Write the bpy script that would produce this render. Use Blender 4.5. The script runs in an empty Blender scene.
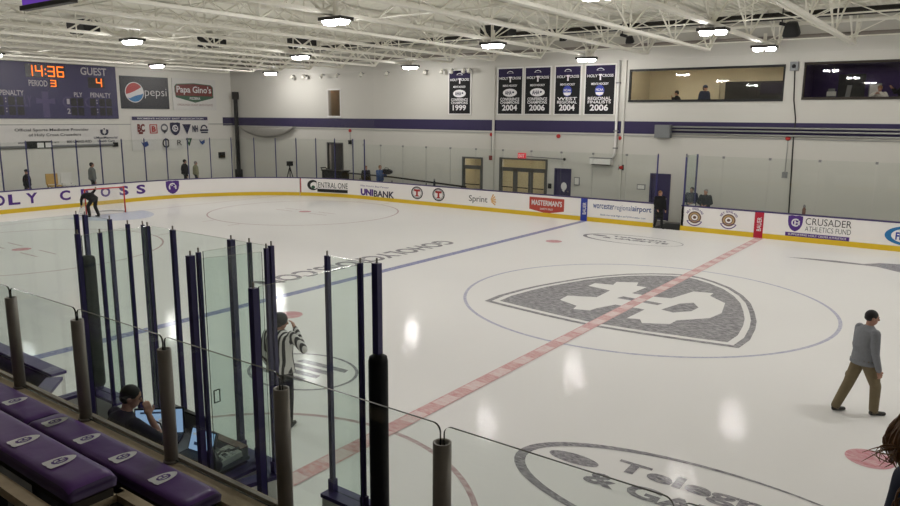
import bpy, math, random
from mathutils import Vector, Matrix
from mathutils.kdtree import KDTree
random.seed(4)
sc = bpy.context.scene
col = sc.collection
pi = math.pi

# ------------------------------------------------------------------ materials
def lin(c):
    return tuple(((x / 12.92) if x <= .04045 else ((x + .055) / 1.055) ** 2.4) for x in c)

def mat(name, rgb, rough=.6, metal=0., var=.06, scale=6., bump=0., spec=.5, bscale=None):
    m = bpy.data.materials.new(name); m.use_nodes = True
    nt = m.node_tree; n = nt.nodes; b = n['Principled BSDF']
    b.inputs['Roughness'].default_value = rough
    b.inputs['Metallic'].default_value = metal
    b.inputs['Specular IOR Level'].default_value = spec
    tc = n.new('ShaderNodeTexCoord'); nz = n.new('ShaderNodeTexNoise')
    nz.inputs['Scale'].default_value = scale; nz.inputs['Detail'].default_value = 4
    nt.links.new(tc.outputs['Object'], nz.inputs['Vector'])
    mx = n.new('ShaderNodeMix'); mx.data_type = 'RGBA'
    c = lin(rgb)
    mx.inputs[6].default_value = tuple(max(0, x * (1 - var)) for x in c) + (1,)
    mx.inputs[7].default_value = tuple(min(1, x * (1 + var)) for x in c) + (1,)
    nt.links.new(nz.outputs['Fac'], mx.inputs[0])
    nt.links.new(mx.outputs[2], b.inputs['Base Color'])
    if bump:
        bp = n.new('ShaderNodeBump'); bp.inputs['Strength'].default_value = bump
        bp.inputs['Distance'].default_value = .02
        n2 = n.new('ShaderNodeTexNoise'); n2.inputs['Scale'].default_value = bscale or scale * 4
        nt.links.new(tc.outputs['Object'], n2.inputs['Vector'])
        nt.links.new(n2.outputs['Fac'], bp.inputs['Height'])
        nt.links.new(bp.outputs['Normal'], b.inputs['Normal'])
    return m

def emit(name, rgb, strength):
    m = bpy.data.materials.new(name); m.use_nodes = True
    nt = m.node_tree; nt.nodes.clear()
    e = nt.nodes.new('ShaderNodeEmission'); o = nt.nodes.new('ShaderNodeOutputMaterial')
    e.inputs['Color'].default_value = lin(rgb) + (1,); e.inputs['Strength'].default_value = strength
    nt.links.new(e.outputs[0], o.inputs[0])
    return m

def glass(name, tint, gloss=.7, rough=.02, base=.03):
    m = bpy.data.materials.new(name); m.use_nodes = True
    nt = m.node_tree; nt.nodes.clear(); n = nt.nodes
    o = n.new('ShaderNodeOutputMaterial'); t = n.new('ShaderNodeBsdfTransparent'); g = n.new('ShaderNodeBsdfGlossy')
    t.inputs['Color'].default_value = tint + (1,); g.inputs['Roughness'].default_value = rough
    lw = n.new('ShaderNodeLayerWeight'); lw.inputs['Blend'].default_value = .5
    p = n.new('ShaderNodeMath'); p.operation = 'POWER'; p.inputs[1].default_value = 5
    a = n.new('ShaderNodeMath'); a.operation = 'MULTIPLY_ADD'; a.inputs[1].default_value = gloss; a.inputs[2].default_value = base
    mx = n.new('ShaderNodeMixShader')
    nt.links.new(lw.outputs['Facing'], p.inputs[0]); nt.links.new(p.outputs[0], a.inputs[0])
    nt.links.new(a.outputs[0], mx.inputs[0]); nt.links.new(t.outputs[0], mx.inputs[1]); nt.links.new(g.outputs[0], mx.inputs[2])
    nt.links.new(mx.outputs[0], o.inputs[0])
    return m

def ice_mat(name, paint=None, amount=.8, scratch=9.):
    m = mat(name, (.93, .925, .915), rough=.05, var=.025, scale=.35, spec=.010)
    nt = m.node_tree; n = nt.nodes; b = n['Principled BSDF']
    tc = n.new('ShaderNodeTexCoord')
    mp = n.new('ShaderNodeMapping'); nt.links.new(tc.outputs['Object'], mp.inputs['Vector'])
    n2 = n.new('ShaderNodeTexNoise'); n2.inputs['Scale'].default_value = 12; n2.inputs['Detail'].default_value = 6
    nt.links.new(mp.outputs[0], n2.inputs['Vector'])
    bp = n.new('ShaderNodeBump'); bp.inputs['Strength'].default_value = .35; bp.inputs['Distance'].default_value = .006
    nt.links.new(n2.outputs['Fac'], bp.inputs['Height']); nt.links.new(bp.outputs['Normal'], b.inputs['Normal'])
    if paint:
        base = b.inputs['Base Color'].links[0].from_socket
        mp2 = n.new('ShaderNodeMapping'); mp2.inputs['Scale'].default_value = (1, 2.2, 1); mp2.inputs['Rotation'].default_value = (0, 0, .5)
        nt.links.new(tc.outputs['Object'], mp2.inputs['Vector'])
        w = n.new('ShaderNodeTexNoise'); w.inputs['Scale'].default_value = scratch; w.inputs['Detail'].default_value = 8; w.inputs['Roughness'].default_value = .75
        nt.links.new(mp2.outputs[0], w.inputs['Vector'])
        r = n.new('ShaderNodeMapRange'); r.inputs['From Min'].default_value = .36; r.inputs['From Max'].default_value = .62
        r.inputs['To Min'].default_value = min(1, amount + .12); r.inputs['To Max'].default_value = max(0, amount - .3)
        nt.links.new(w.outputs['Fac'], r.inputs['Value'])
        mx = n.new('ShaderNodeMix'); mx.data_type = 'RGBA'
        nt.links.new(r.outputs['Result'], mx.inputs[0]); nt.links.new(base, mx.inputs[6])
        mx.inputs[7].default_value = lin(paint) + (1,)
        nt.links.new(mx.outputs[2], b.inputs['Base Color'])
    return m

def block_mat(name, rgb):
    m = mat(name, rgb, .8, var=.03, scale=.5)
    nt = m.node_tree; n = nt.nodes; b = n['Principled BSDF']
    tc = n.new('ShaderNodeTexCoord'); mp = n.new('ShaderNodeMapping'); nt.links.new(tc.outputs['Object'], mp.inputs['Vector'])
    mp.inputs['Rotation'].default_value = (pi / 2, 0, 0)
    br = n.new('ShaderNodeTexBrick'); br.inputs['Scale'].default_value = 1.0
    br.inputs['Brick Width'].default_value = .4; br.inputs['Row Height'].default_value = .2; br.inputs['Mortar Size'].default_value = .008
    nt.links.new(mp.outputs[0], br.inputs['Vector'])
    bp = n.new('ShaderNodeBump'); bp.inputs['Strength'].default_value = .25; bp.inputs['Distance'].default_value = .005; bp.invert = True
    nt.links.new(br.outputs['Fac'], bp.inputs['Height']); nt.links.new(bp.outputs['Normal'], b.inputs['Normal'])
    return m

M = {}
M['ice'] = ice_mat('ice_surface')
M['ice_grey'] = ice_mat('ice_grey_paint', (.36, .34, .39), .82, 9)
M['ice_shield'] = ice_mat('ice_shield_paint', (.34, .325, .37), .78, 6)
M['ice_blue'] = ice_mat('ice_blue_paint', (.42, .44, .66), .85, 7)
M['ice_thinblue'] = ice_mat('ice_thin_blue_paint', (.52, .53, .70), .62, 7)
M['ice_red'] = ice_mat('ice_red_paint', (.80, .50, .50), .72, 7)
M['ice_pink'] = ice_mat('ice_pink_paint', (.86, .68, .67), .6, 7)
M['ice_dot'] = ice_mat('ice_dot_paint', (.78, .46, .50), .8, 5)
M['ice_thinred'] = ice_mat('ice_thin_red_paint', (.66, .50, .51), .75, 7)
M['ice_crease'] = ice_mat('ice_crease_paint', (.74, .78, .88), .8, 4)
M['wall'] = block_mat('painted_block_wall', (.775, .765, .73))
M['wallbrightened'] = block_mat('brightened_end_wall', (.88, .87, .835))  # block wall paint made lighter, standing in for light at the left end
M['white'] = mat('white_paint', (.86, .85, .83), .55)
M['steelwhite'] = mat('white_painted_steel', (.92, .91, .86), .55, var=.05)
M['deck'] = mat('ceiling_deck_paint', (.965, .96, .91), .75, var=.05, scale=.8)
M['concrete'] = mat('concrete_floor', (.42, .41, .40), .85, var=.15, scale=2, bump=.1)
M['rubber'] = mat('black_rubber', (.09, .09, .095), .8, var=.2)
M['board'] = mat('white_board_plastic', (.965, .95, .935), .35, var=.02, scale=2)
M['yellow'] = mat('yellow_kick_plastic', (.88, .74, .14), .4, var=.05)
M['purple'] = mat('purple_paint', (.23, .17, .40), .45, var=.08)
M['darkpurple'] = mat('dark_purple_paint', (.19, .15, .33), .5, var=.08)
M['stripe'] = mat('purple_wall_stripe', (.17, .135, .29), .7, var=.04)
M['post'] = mat('navy_purple_post_paint', (.13, .095, .33), .4, var=.1)
M['farpost'] = mat('blue_purple_post_paint', (.20, .19, .42), .45, var=.08)
M['black'] = mat('matte_black', (.05, .05, .055), .6, var=.2)
M['pad'] = mat('black_vinyl_pad', (.04, .04, .045), .55, var=.3, bump=.2, scale=5, spec=.2)
M['blackcloth'] = mat('black_cloth', (.06, .06, .07), .9, var=.25, scale=20)
M['charcoal'] = mat('charcoal_cloth', (.16, .165, .17), .9, var=.2, scale=15, bump=.3)
M['steel'] = mat('brushed_steel', (.52, .49, .46), .42, .25, var=.12, scale=12)
M['darksteel'] = mat('dark_steel', (.2, .19, .18), .4, .7)
M['grey'] = mat('grey_paint', (.50, .50, .50), .55)
M['greybox'] = mat('grey_metal_box', (.46, .47, .47), .45)
M['pipe'] = mat('galvanised_conduit', (.62, .62, .60), .4, .4)
M['wood'] = mat('weathered_wood', (.70, .63, .52), .75, var=.25, scale=9, bump=.2)
M['darkwood'] = mat('dark_wood', (.19, .16, .13), .75, var=.3, scale=9)
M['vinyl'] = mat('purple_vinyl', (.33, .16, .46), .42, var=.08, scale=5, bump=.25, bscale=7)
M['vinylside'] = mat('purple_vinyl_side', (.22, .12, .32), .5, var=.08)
M['print'] = mat('white_print', (.88, .87, .87), .5, var=.02)
M['printpurple'] = mat('purple_print', (.30, .14, .50), .5, var=.03)
M['printnavy'] = mat('navy_print', (.10, .10, .24), .5, var=.03)
M['printblack'] = mat('black_print', (.08, .085, .085), .5, var=.03)
M['printgrey'] = mat('grey_print', (.40, .40, .42), .5, var=.03)
M['printred'] = mat('red_print', (.70, .17, .16), .5, var=.03)
M['brick'] = mat('brick_red_print', (.72, .27, .22), .5, var=.03)
M['crimson'] = mat('crimson_print', (.72, .08, .20), .5, var=.03)
M['royal'] = mat('royal_blue_print', (.16, .23, .62), .5, var=.03)
M['airblue'] = mat('airport_blue_print', (.23, .32, .55), .5, var=.03)
M['cyan'] = mat('cyan_blue_print', (.10, .45, .68), .5, var=.03)
M['gold'] = mat('gold_print', (.85, .62, .15), .5, var=.03)
M['tan'] = mat('tan_print', (.74, .62, .44), .5, var=.03)
M['brown'] = mat('brown_print', (.44, .32, .27), .5, var=.03)
M['green'] = mat('dark_green_print', (.18, .34, .24), .5, var=.03)
M['maroon'] = mat('maroon_print', (.45, .15, .13), .5, var=.03)
M['banner'] = mat('black_banner_cloth', (.045, .045, .05), .85, var=.2)
M['bannerpurple'] = mat('purple_banner_cloth', (.13, .09, .24), .85, var=.1)
M['scorepanel'] = mat('scoreboard_purple_panel', (.185, .16, .34), .45, var=.04)
M['scoreghost'] = mat('scoreboard_faint_print', (.30, .27, .44), .5, var=.05)
M['scorelabel'] = mat('scoreboard_label_print', (.72, .70, .72), .5)
M['scoreblack'] = mat('scoreboard_digit_window', (.05, .04, .06), .35)
M['pepsi'] = mat('dark_navy_panel', (.05, .07, .12), .5, var=.05)
M['led'] = emit('led_orange', (1., .42, .12), 2.2)
M['lamp'] = emit('lamp_lens_white', (1., .99, .985), 60.)
M['lampfar'] = emit('lamp_lens_bright_rim', (1., .99, .985), 240.)
M['lampside'] = emit('lamp_lens_rim', (1., .99, .985), 142.)
M['exit'] = emit('exit_red_lit', (.9, .30, .32), .6)
M['violetscreen'] = emit('violet_lit_screen', (.45, .28, .72), .55)
M['screen'] = emit('screen_blue', (.58, .70, .84), .6)
M['screenwhite'] = emit('screen_window_white', (.72, .74, .74), .5)
M['screendark'] = emit('screen_dark_text', (.20, .26, .36), .4)
M['roomlamp'] = emit('room_lamp', (1., .95, .86), 75.)
M['lobbylamp'] = emit('lobby_lamp', (1., .94, .84), 60.)
M['addeddim'] = emit('added_dim_lamp', (1., .9, .85), 13.)  # added glow that lifts the dark rooms behind the openings
M['tanwall'] = mat('tan_room_wall', (.76, .725, .64), .8)
M['purpleroom'] = mat('purple_room_wall', (.22, .15, .34), .8)
M['lobby'] = mat('lobby_wall', (.80, .77, .68), .8)
M['frame'] = mat('aluminium_door_frame', (.36, .36, .35), .45, .4)
M['door'] = mat('purple_door_paint', (.20, .18, .32), .5)
M['glassnear'] = glass('near_rink_glass', (.938, .972, .957), .5)
M['glassfar'] = glass('far_rink_glass', (.965, .978, .968), .35, base=.015)
M['glassrail'] = glass('rail_glass', (.955, .975, .965), .5)
M['glasswin'] = glass('window_glass', (.92, .92, .90), .35, base=.018)
M['glassedge'] = mat('glass_edge_green', (.22, .27, .25), .2)
M['seam'] = mat('glass_seam_grey', (.42, .44, .43), .4)
M['railedge'] = mat('rail_glass_edge_dark', (.10, .11, .11), .2)
M['skin'] = mat('skin', (.68, .51, .43), .55, var=.06)
M['hairblack'] = mat('black_hair', (.07, .055, .05), .6, var=.3, scale=40)
M['hairbrown'] = mat('brown_hair', (.50, .35, .21), .45, var=.45, scale=60)
M['hairgrey'] = mat('grey_hair', (.55, .53, .51), .7, var=.2)
M['greysweater'] = mat('grey_sweater', (.50, .51, .53), .92, var=.12, scale=30, bump=.35, bscale=9)
M['khaki'] = mat('khaki_cloth', (.47, .42, .32), .9, var=.12, scale=18, bump=.4, bscale=8)
M['shoe'] = mat('dark_shoe_leather', (.10, .085, .075), .5)
M['bluecloth'] = mat('blue_cloth', (.22, .32, .50), .9)
M['denim'] = mat('denim', (.20, .24, .34), .9)
M['greycloth'] = mat('grey_cloth', (.44, .46, .46), .9)
M['olive'] = mat('olive_tan_cloth', (.56, .55, .44), .9)
M['darkcloth'] = mat('dark_grey_cloth', (.20, .21, .22), .9)
M['navycloth'] = mat('navy_cloth', (.15, .18, .26), .9)
M['whitecloth'] = mat('white_cloth', (.80, .79, .76), .9)
M['redframe'] = mat('red_goal_paint', (.80, .16, .15), .4)
M['plastictan'] = mat('tan_wood_chair', (.76, .62, .36), .5)

# referee stripes: vertical black and white bands fixed to the jersey
def stripe_mat():
    m = mat('striped_jersey', (.85, .84, .82), .85, bump=.3, scale=10)
    nt = m.node_tree; n = nt.nodes; b = n['Principled BSDF']
    tc = n.new('ShaderNodeTexCoord'); sp = n.new('ShaderNodeSeparateXYZ'); nt.links.new(tc.outputs['Object'], sp.inputs[0])
    k = n.new('ShaderNodeMath'); k.operation = 'MULTIPLY_ADD'; k.inputs[1].default_value = .55
    nt.links.new(sp.outputs['X'], k.inputs[0]); nt.links.new(sp.outputs['Y'], k.inputs[2])
    s = n.new('ShaderNodeMath'); s.operation = 'MULTIPLY'; s.inputs[1].default_value = 2 * pi / .058
    nt.links.new(k.outputs[0], s.inputs[0])
    si = n.new('ShaderNodeMath'); si.operation = 'SINE'; nt.links.new(s.outputs[0], si.inputs[0])
    gt = n.new('ShaderNodeMath'); gt.operation = 'GREATER_THAN'; gt.inputs[1].default_value = 0
    nt.links.new(si.outputs[0], gt.inputs[0])
    mx = n.new('ShaderNodeMix'); mx.data_type = 'RGBA'
    mx.inputs[6].default_value = (.015, .015, .017, 1); mx.inputs[7].default_value = (.66, .65, .62, 1)
    nt.links.new(gt.outputs[0], mx.inputs[0]); nt.links.new(mx.outputs[2], b.inputs['Base Color'])
    return m
M['stripes'] = stripe_mat()

def net_mat(name, dens, rgb):
    m = bpy.data.materials.new(name); m.use_nodes = True
    nt = m.node_tree; nt.nodes.clear(); n = nt.nodes
    o = n.new('ShaderNodeOutputMaterial'); t = n.new('ShaderNodeBsdfTransparent'); d = n.new('ShaderNodeBsdfDiffuse')
    d.inputs['Color'].default_value = lin(rgb) + (1,)
    nz = n.new('ShaderNodeTexNoise'); nz.inputs['Scale'].default_value = 3
    r = n.new('ShaderNodeMapRange'); r.inputs['To Min'].default_value = dens * .8; r.inputs['To Max'].default_value = dens * 1.2
    mx = n.new('ShaderNodeMixShader')
    nt.links.new(nz.outputs['Fac'], r.inputs['Value']); nt.links.new(r.outputs[0], mx.inputs[0])
    nt.links.new(t.outputs[0], mx.inputs[1]); nt.links.new(d.outputs[0], mx.inputs[2]); nt.links.new(mx.outputs[0], o.inputs[0])
    return m
M['netting'] = net_mat('fine_safety_net', .035, (.75, .74, .72))
M['goalnet'] = net_mat('white_goal_net', .22, (.85, .85, .85))
M['rolled'] = net_mat('rolled_net', .85, (.62, .61, .58))

# ------------------------------------------------------------------ mesh builder
ORG = {}
class MB:
    def __init__(s): s.v = []; s.f = []; s.m = []
    def add(s, vs, fs, mi=0):
        o = len(s.v); s.v += [tuple(p) for p in vs]; s.f += [tuple(i + o for i in f) for f in fs]
        s.m += [mi] * len(fs) if isinstance(mi, int) else list(mi)
        return s
    def box(s, c, d, rz=0, mi=0, R=None):
        x, y, z = d[0] / 2, d[1] / 2, d[2] / 2
        R = R or Matrix.Rotation(rz, 3, 'Z')
        vs = [Vector(c) + R @ Vector((a * x, b * y, e * z)) for e in (-1, 1) for a, b in ((-1, -1), (1, -1), (1, 1), (-1, 1))]
        return s.add(vs, [(3, 2, 1, 0), (4, 5, 6, 7), (0, 1, 5, 4), (1, 2, 6, 5), (2, 3, 7, 6), (3, 0, 4, 7)], mi)
    def bbox(s, x0, x1, y0, y1, z0, z1, mi=0):
        return s.box(((x0 + x1) / 2, (y0 + y1) / 2, (z0 + z1) / 2), (abs(x1 - x0), abs(y1 - y0), abs(z1 - z0)), 0, mi)
    def lathe(s, a, b, prof, n=14, mi=0):
        """prof: list of (t along a->b in metres, radius)"""
        a = Vector(a); b = Vector(b); d = (b - a).normalized()
        u = d.orthogonal().normalized(); w = d.cross(u)
        vs = []; fs = []
        for t, r in prof:
            for i in range(n):
                th = 2 * pi * i / n; vs.append(a + d * t + (u * math.cos(th) + w * math.sin(th)) * r)
        for k in range(len(prof) - 1):
            for i in range(n):
                j = (i + 1) % n; fs.append((k * n + i, k * n + j, (k + 1) * n + j, (k + 1) * n + i))
        fs.append(tuple(range(n - 1, -1, -1))); fs.append(tuple((len(prof) - 1) * n + i for i in range(n)))
        return s.add(vs, fs, mi)
    def cyl(s, a, b, r, r2=None, n=12, mi=0):
        L = (Vector(b) - Vector(a)).length
        return s.lathe(a, b, [(0, r), (L, r if r2 is None else r2)], n, mi)
    def cap(s, a, b, r0, r1, n=12, mi=0):
        a = Vector(a); b = Vector(b); L = max((b - a).length, 1e-4)
        if (b - a).length < 1e-4: b = a + Vector((0, 0, 1e-4))
        pr = [(-r0 * math.cos(t), r0 * math.sin(t)) for t in (.12, .5, 1., 1.57)]
        k = int(L / .035); pr += [(L * i / (k + 1), r0 + (r1 - r0) * i / (k + 1)) for i in range(1, k + 1)]
        pr += [(L + r1 * math.sin(t), r1 * math.cos(t)) for t in (0, .57, 1.07, 1.45)]
        return s.lathe(a, b, pr, n, mi)
    def tube(s, pts, r, n=8, mi=0):
        pts = [Vector(p) for p in pts]; vs = []; fs = []; N = len(pts); u = None
        for k, p in enumerate(pts):
            d = (pts[min(k + 1, N - 1)] - pts[max(k - 1, 0)]).normalized()
            if u is None: u = d.orthogonal().normalized()
            u = (u - d * u.dot(d)).normalized(); w = d.cross(u)
            rr = r[k] if isinstance(r, (list, tuple)) else r
            for i in range(n):
                th = 2 * pi * i / n; vs.append(p + (u * math.cos(th) + w * math.sin(th)) * rr)
        for k in range(N - 1):
            for i in range(n):
                j = (i + 1) % n; fs.append((k * n + i, k * n + j, (k + 1) * n + j, (k + 1) * n + i))
        fs.append(tuple(range(n - 1, -1, -1))); fs.append(tuple((N - 1) * n + i for i in range(n)))
        return s.add(vs, fs, mi)
    def ell(s, c, r, R=None, n=14, k=9, mi=0):
        R = R or Matrix.Identity(3); c = Vector(c); vs = []; fs = []
        for a in range(1, k):
            ph = pi * a / k
            for i in range(n):
                th = 2 * pi * i / n
                vs.append(c + R @ Vector((r[0] * math.sin(ph) * math.cos(th), r[1] * math.sin(ph) * math.sin(th), r[2] * math.cos(ph))))
        vs.append(c + R @ Vector((0, 0, r[2]))); vs.append(c + R @ Vector((0, 0, -r[2])))
        T = len(vs) - 2; B = T + 1
        for a in range(k - 2):
            for i in range(n):
                j = (i + 1) % n; fs.append((a * n + i, (a + 1) * n + i, (a + 1) * n + j, a * n + j))
        for i in range(n):
            j = (i + 1) % n; fs.append((T, i, j)); fs.append((B, (k - 2) * n + j, (k - 2) * n + i))
        return s.add(vs, fs, mi)
    def prism(s, poly, o, u, v, t, mi=0, mside=None):
        """flat outline poly (a,b) on plane o + a*u + b*v, thickness t along u x v"""
        o, u, v = Vector(o), Vector(u), Vector(v); w = u.cross(v).normalized() * t; n = len(poly)
        vs = [o + u * a + v * b for a, b in poly] + [o + u * a + v * b + w for a, b in poly]
        fs = [tuple(range(n - 1, -1, -1)), tuple(range(n, 2 * n))] + [(i, (i + 1) % n, n + (i + 1) % n, n + i) for i in range(n)]
        ms = mi if mside is None else mside
        return s.add(vs, fs, [mi, mi] + [ms] * n)
    def ring(s, poly, inner, o, u, v, t, mi=0):
        o, u, v = Vector(o), Vector(u), Vector(v); w = u.cross(v).normalized() * t; n = len(poly)
        vs = [o + u * a + v * b + k * w for k in (0, 1) for P in (poly, inner) for a, b in P]
        fs = []
        for i in range(n):
            j = (i + 1) % n
            fs += [(2 * n + i, 2 * n + j, 3 * n + j, 3 * n + i), (i, n + i, n + j, j), (i, j, 2 * n + j, 2 * n + i), (n + j, n + i, 3 * n + i, 3 * n + j)]
        return s.add(vs, fs, mi)
    def loft(s, rings, mi=0, capends=True):
        n = len(rings[0]); vs = [p for r in rings for p in r]; fs = []
        for k in range(len(rings) - 1):
            for i in range(n):
                j = (i + 1) % n; fs.append((k * n + i, k * n + j, (k + 1) * n + j, (k + 1) * n + i))
        if capends:
            fs.append(tuple(range(n - 1, -1, -1))); fs.append(tuple((len(rings) - 1) * n + i for i in range(n)))
        return s.add(vs, fs, mi)
    def map(s, fn):
        s.v = [tuple(fn(Vector(p))) for p in s.v]; return s
    def build(s, name, mats, parent=None, smooth=False, label=None, org=None):
        if not isinstance(mats, (list, tuple)): mats = [mats]
        me = bpy.data.meshes.new(name)
        og = Vector((0, 0, 0))
        p = parent
        while p is not None:
            og = og + ORG.get(p.name, Vector((0, 0, 0))); p = p.parent
        o3 = Vector(org) if org is not None else Vector((0, 0, 0))
        me.from_pydata([Vector(p) - og - o3 for p in s.v], [], s.f)
        for k in mats: me.materials.append(M[k] if isinstance(k, str) else k)
        for i, pl in enumerate(me.polygons): pl.material_index = s.m[i]; pl.use_smooth = smooth
        me.update()
        o = bpy.data.objects.new(name, me); col.objects.link(o)
        o.location = o3; ORG[o.name] = o3
        if parent is not None: o.parent = parent
        if label: o['label'] = label
        return o

def tag(o, label=None, cat=None, group=None, kind=None):
    if label: o['label'] = label
    if cat: o['category'] = cat
    if group: o['group'] = group
    if kind: o['kind'] = kind
    return o
def thing(name, label, cat, loc=(0, 0, 0), group=None):
    o = bpy.data.objects.new(name, None); col.objects.link(o); o.location = loc; o.empty_display_size = .1
    ORG[o.name] = Vector(loc); return tag(o, label, cat, group)
def struct(name, mb, mats, label=None, parent=None, smooth=False):
    o = mb.build(name, mats, parent, smooth); o['kind'] = 'structure'
    if label: o['label'] = label
    return o
def copy_tree(root, loc, label, group=None):
    r = root.copy(); col.objects.link(r); r.location = loc; r['label'] = label
    if group: r['group'] = group
    for ch in list(root.children):
        c = ch.copy(); col.objects.link(c); c.parent = r
        for g in ch.children:
            d = g.copy(); col.objects.link(d); d.parent = c
    return r
ORDW = 'first second third fourth fifth sixth seventh eighth ninth tenth eleventh twelfth thirteenth fourteenth fifteenth sixteenth seventeenth eighteenth nineteenth twentieth'.split()

# lettering: the built-in font turned into a mesh, fitted to a width and height
_tc = {}
def text_geo(s, bold=0.0):
    if (s, bold) in _tc: return _tc[(s, bold)]
    cu = bpy.data.curves.new('lettering', 'FONT'); cu.body = s; cu.resolution_u = 3; cu.offset = bold
    ob = bpy.data.objects.new('lettering', cu); col.objects.link(ob)
    dg = bpy.context.evaluated_depsgraph_get(); dg.update()
    me = bpy.data.meshes.new_from_object(ob.evaluated_get(dg))
    vs = [v.co.copy() for v in me.vertices]; fs = [tuple(p.vertices) for p in me.polygons]
    bpy.data.objects.remove(ob); bpy.data.curves.remove(cu); bpy.data.meshes.remove(me)
    x0 = min(v.x for v in vs); x1 = max(v.x for v in vs); y0 = min(v.y for v in vs); y1 = max(v.y for v in vs)
    _tc[(s, bold)] = ([((v.x - x0) / (x1 - x0), (v.y - y0) / (y1 - y0)) for v in vs], fs, (x1 - x0) / (y1 - y0))
    return _tc[(s, bold)]
def text(mb, s, a0, b0, w, h, P, mi=0, bold=0.02):
    """P(a,b) -> world point; the words fill a0..a0+w, b0..b0+h"""
    vs, fs, asp = text_geo(s, bold)
    if w is None: w = h * asp
    if h is None: h = w / asp
    mb.add([P(a0 + x * w, b0 + y * h) for x, y in vs], fs, mi); return mb
def poly(mb, pts, P, mi=0):
    mb.add([P(a, b) for a, b in pts], [tuple(range(len(pts)))], mi); return mb
def ringp(mb, outer, inner, P, mi=0):
    n = len(outer)
    mb.add([P(*p) for p in outer] + [P(*p) for p in inner], [(i, (i + 1) % n, n + (i + 1) % n, n + i) for i in range(n)], mi); return mb
def circ(cx, cy, rx, ry=None, n=28, t0=0, t1=2 * pi):
    ry = rx if ry is None else ry; e = 0 if abs(t1 - t0 - 2 * pi) < 1e-6 else 1
    return [(cx + rx * math.cos(t0 + (t1 - t0) * i / (n - e)), cy + ry * math.sin(t0 + (t1 - t0) * i / (n - e))) for i in range(n)]
def plane(o, u, v, lift=0):
    o, u, v = Vector(o), Vector(u), Vector(v); w = u.cross(v).normalized() * lift
    return lambda a, b: o + u * a + v * b + w
def shieldpoly(cx, cy, w, h):
    r = [(-.5, .46), (-.25, .5), (0, .47), (.25, .5), (.5, .46), (.5, .1), (.45, -.12), (.33, -.32), (.17, -.44), (0, -.5), (-.17, -.44), (-.33, -.32), (-.45, -.12), (-.5, .1)]
    return [(cx + a * w, cy + b * h) for a, b in r]

# ------------------------------------------------------------------ rink outline
W, XE, RC = 12.35, 29.9, 8.5
CX, CY = XE - RC, W - RC
LARC = RC * pi / 2
S1, S2 = CX, CX + LARC
def path(s):
    """point and inward normal on the dasher line; s runs from the far centre line towards the left end"""
    if s <= S1: return Vector((-s, W, 0)), Vector((0, -1, 0))
    if s <= S2:
        a = (s - S1) / RC
        return Vector((-CX - RC * math.sin(a), CY + RC * math.cos(a), 0)), Vector((math.sin(a), -math.cos(a), 0))
    return Vector((-XE, CY - (s - S2), 0)), Vector((1, 0, 0))
def srange(s0, s1, step=.2):
    c = [s0, s1] + [x for x in (S1, S2) if s0 < x < s1]
    lo, hi = max(s0, S1), min(s1, S2)
    if hi > lo:
        k = int((hi - lo) / step); c += [lo + (hi - lo) * i / max(k, 1) for i in range(k + 1)]
    return sorted(set(round(x, 4) for x in c))
def strip(mb, s0, s1, d0, d1, z0, z1, mi=0):
    """slab along the dasher line from inward offset d0 (outer) to d1 (inner)"""
    rings = []
    for s in srange(s0, s1):
        p, n = path(s); z = Vector((0, 0, 1))
        rings.append([p + n * d0 + z * z0, p + n * d1 + z * z0, p + n * d1 + z * z1, p + n * d0 + z * z1])
    return mb.loft(rings, mi)
def onboard(s0, z0, lift):
    def P(a, b):
        p, n = path(s0 - a); q = p + n * lift; return Vector((q.x, q.y, z0 + b))
    return P

# ------------------------------------------------------------------ setting: floor, ice, walls, ceiling
YW, XW, ZC = 14.8, -36.0, 8.72
struct('floor', MB().bbox(-37, 37, -26, 18, -.3, -.03), 'concrete', 'grey concrete floor around the rink')
iceb = MB()
edge = [path(s)[0] for s in srange(-26, S2 + 10, .5)]
edge += [Vector((-XE, -4.5, 0))] + [Vector((-CX - RC * math.cos(a), -4.5 - RC * math.sin(a), 0)) for a in [pi / 2 * i / 14 for i in range(1, 15)]] + [Vector((26, -13, 0))]
iceb.add([(p.x, p.y, -.02) for p in edge] + [(p.x, p.y, 0) for p in edge], [tuple(range(len(edge) - 1, -1, -1)), tuple(range(len(edge), 2 * len(edge)))])
ice = struct('ice', iceb, 'ice', 'white ice sheet with painted lines and logos')

def I(lift): return lambda a, b: Vector((a, b, lift))
def imark(name, mb, m, label=None): return mb.build(name, m, ice, label=label)
for x, nm in ((-7.58, 'left blue line across the ice'), (7.58, 'blue line nearest the spectator')):
    imark('blue_line', poly(MB(), [(x - .15, -12.95), (x + .15, -12.95), (x + .15, W - .02), (x - .15, W - .02)], I(.003)), 'ice_blue', nm)
# goal line
gl = poly(MB(), [(-26.25, -10.5), (-26.19, -10.5), (-26.19, 10.8), (-26.25, 10.8)], I(.003)); imark('goal_line', gl, 'ice_thinred')
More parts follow.
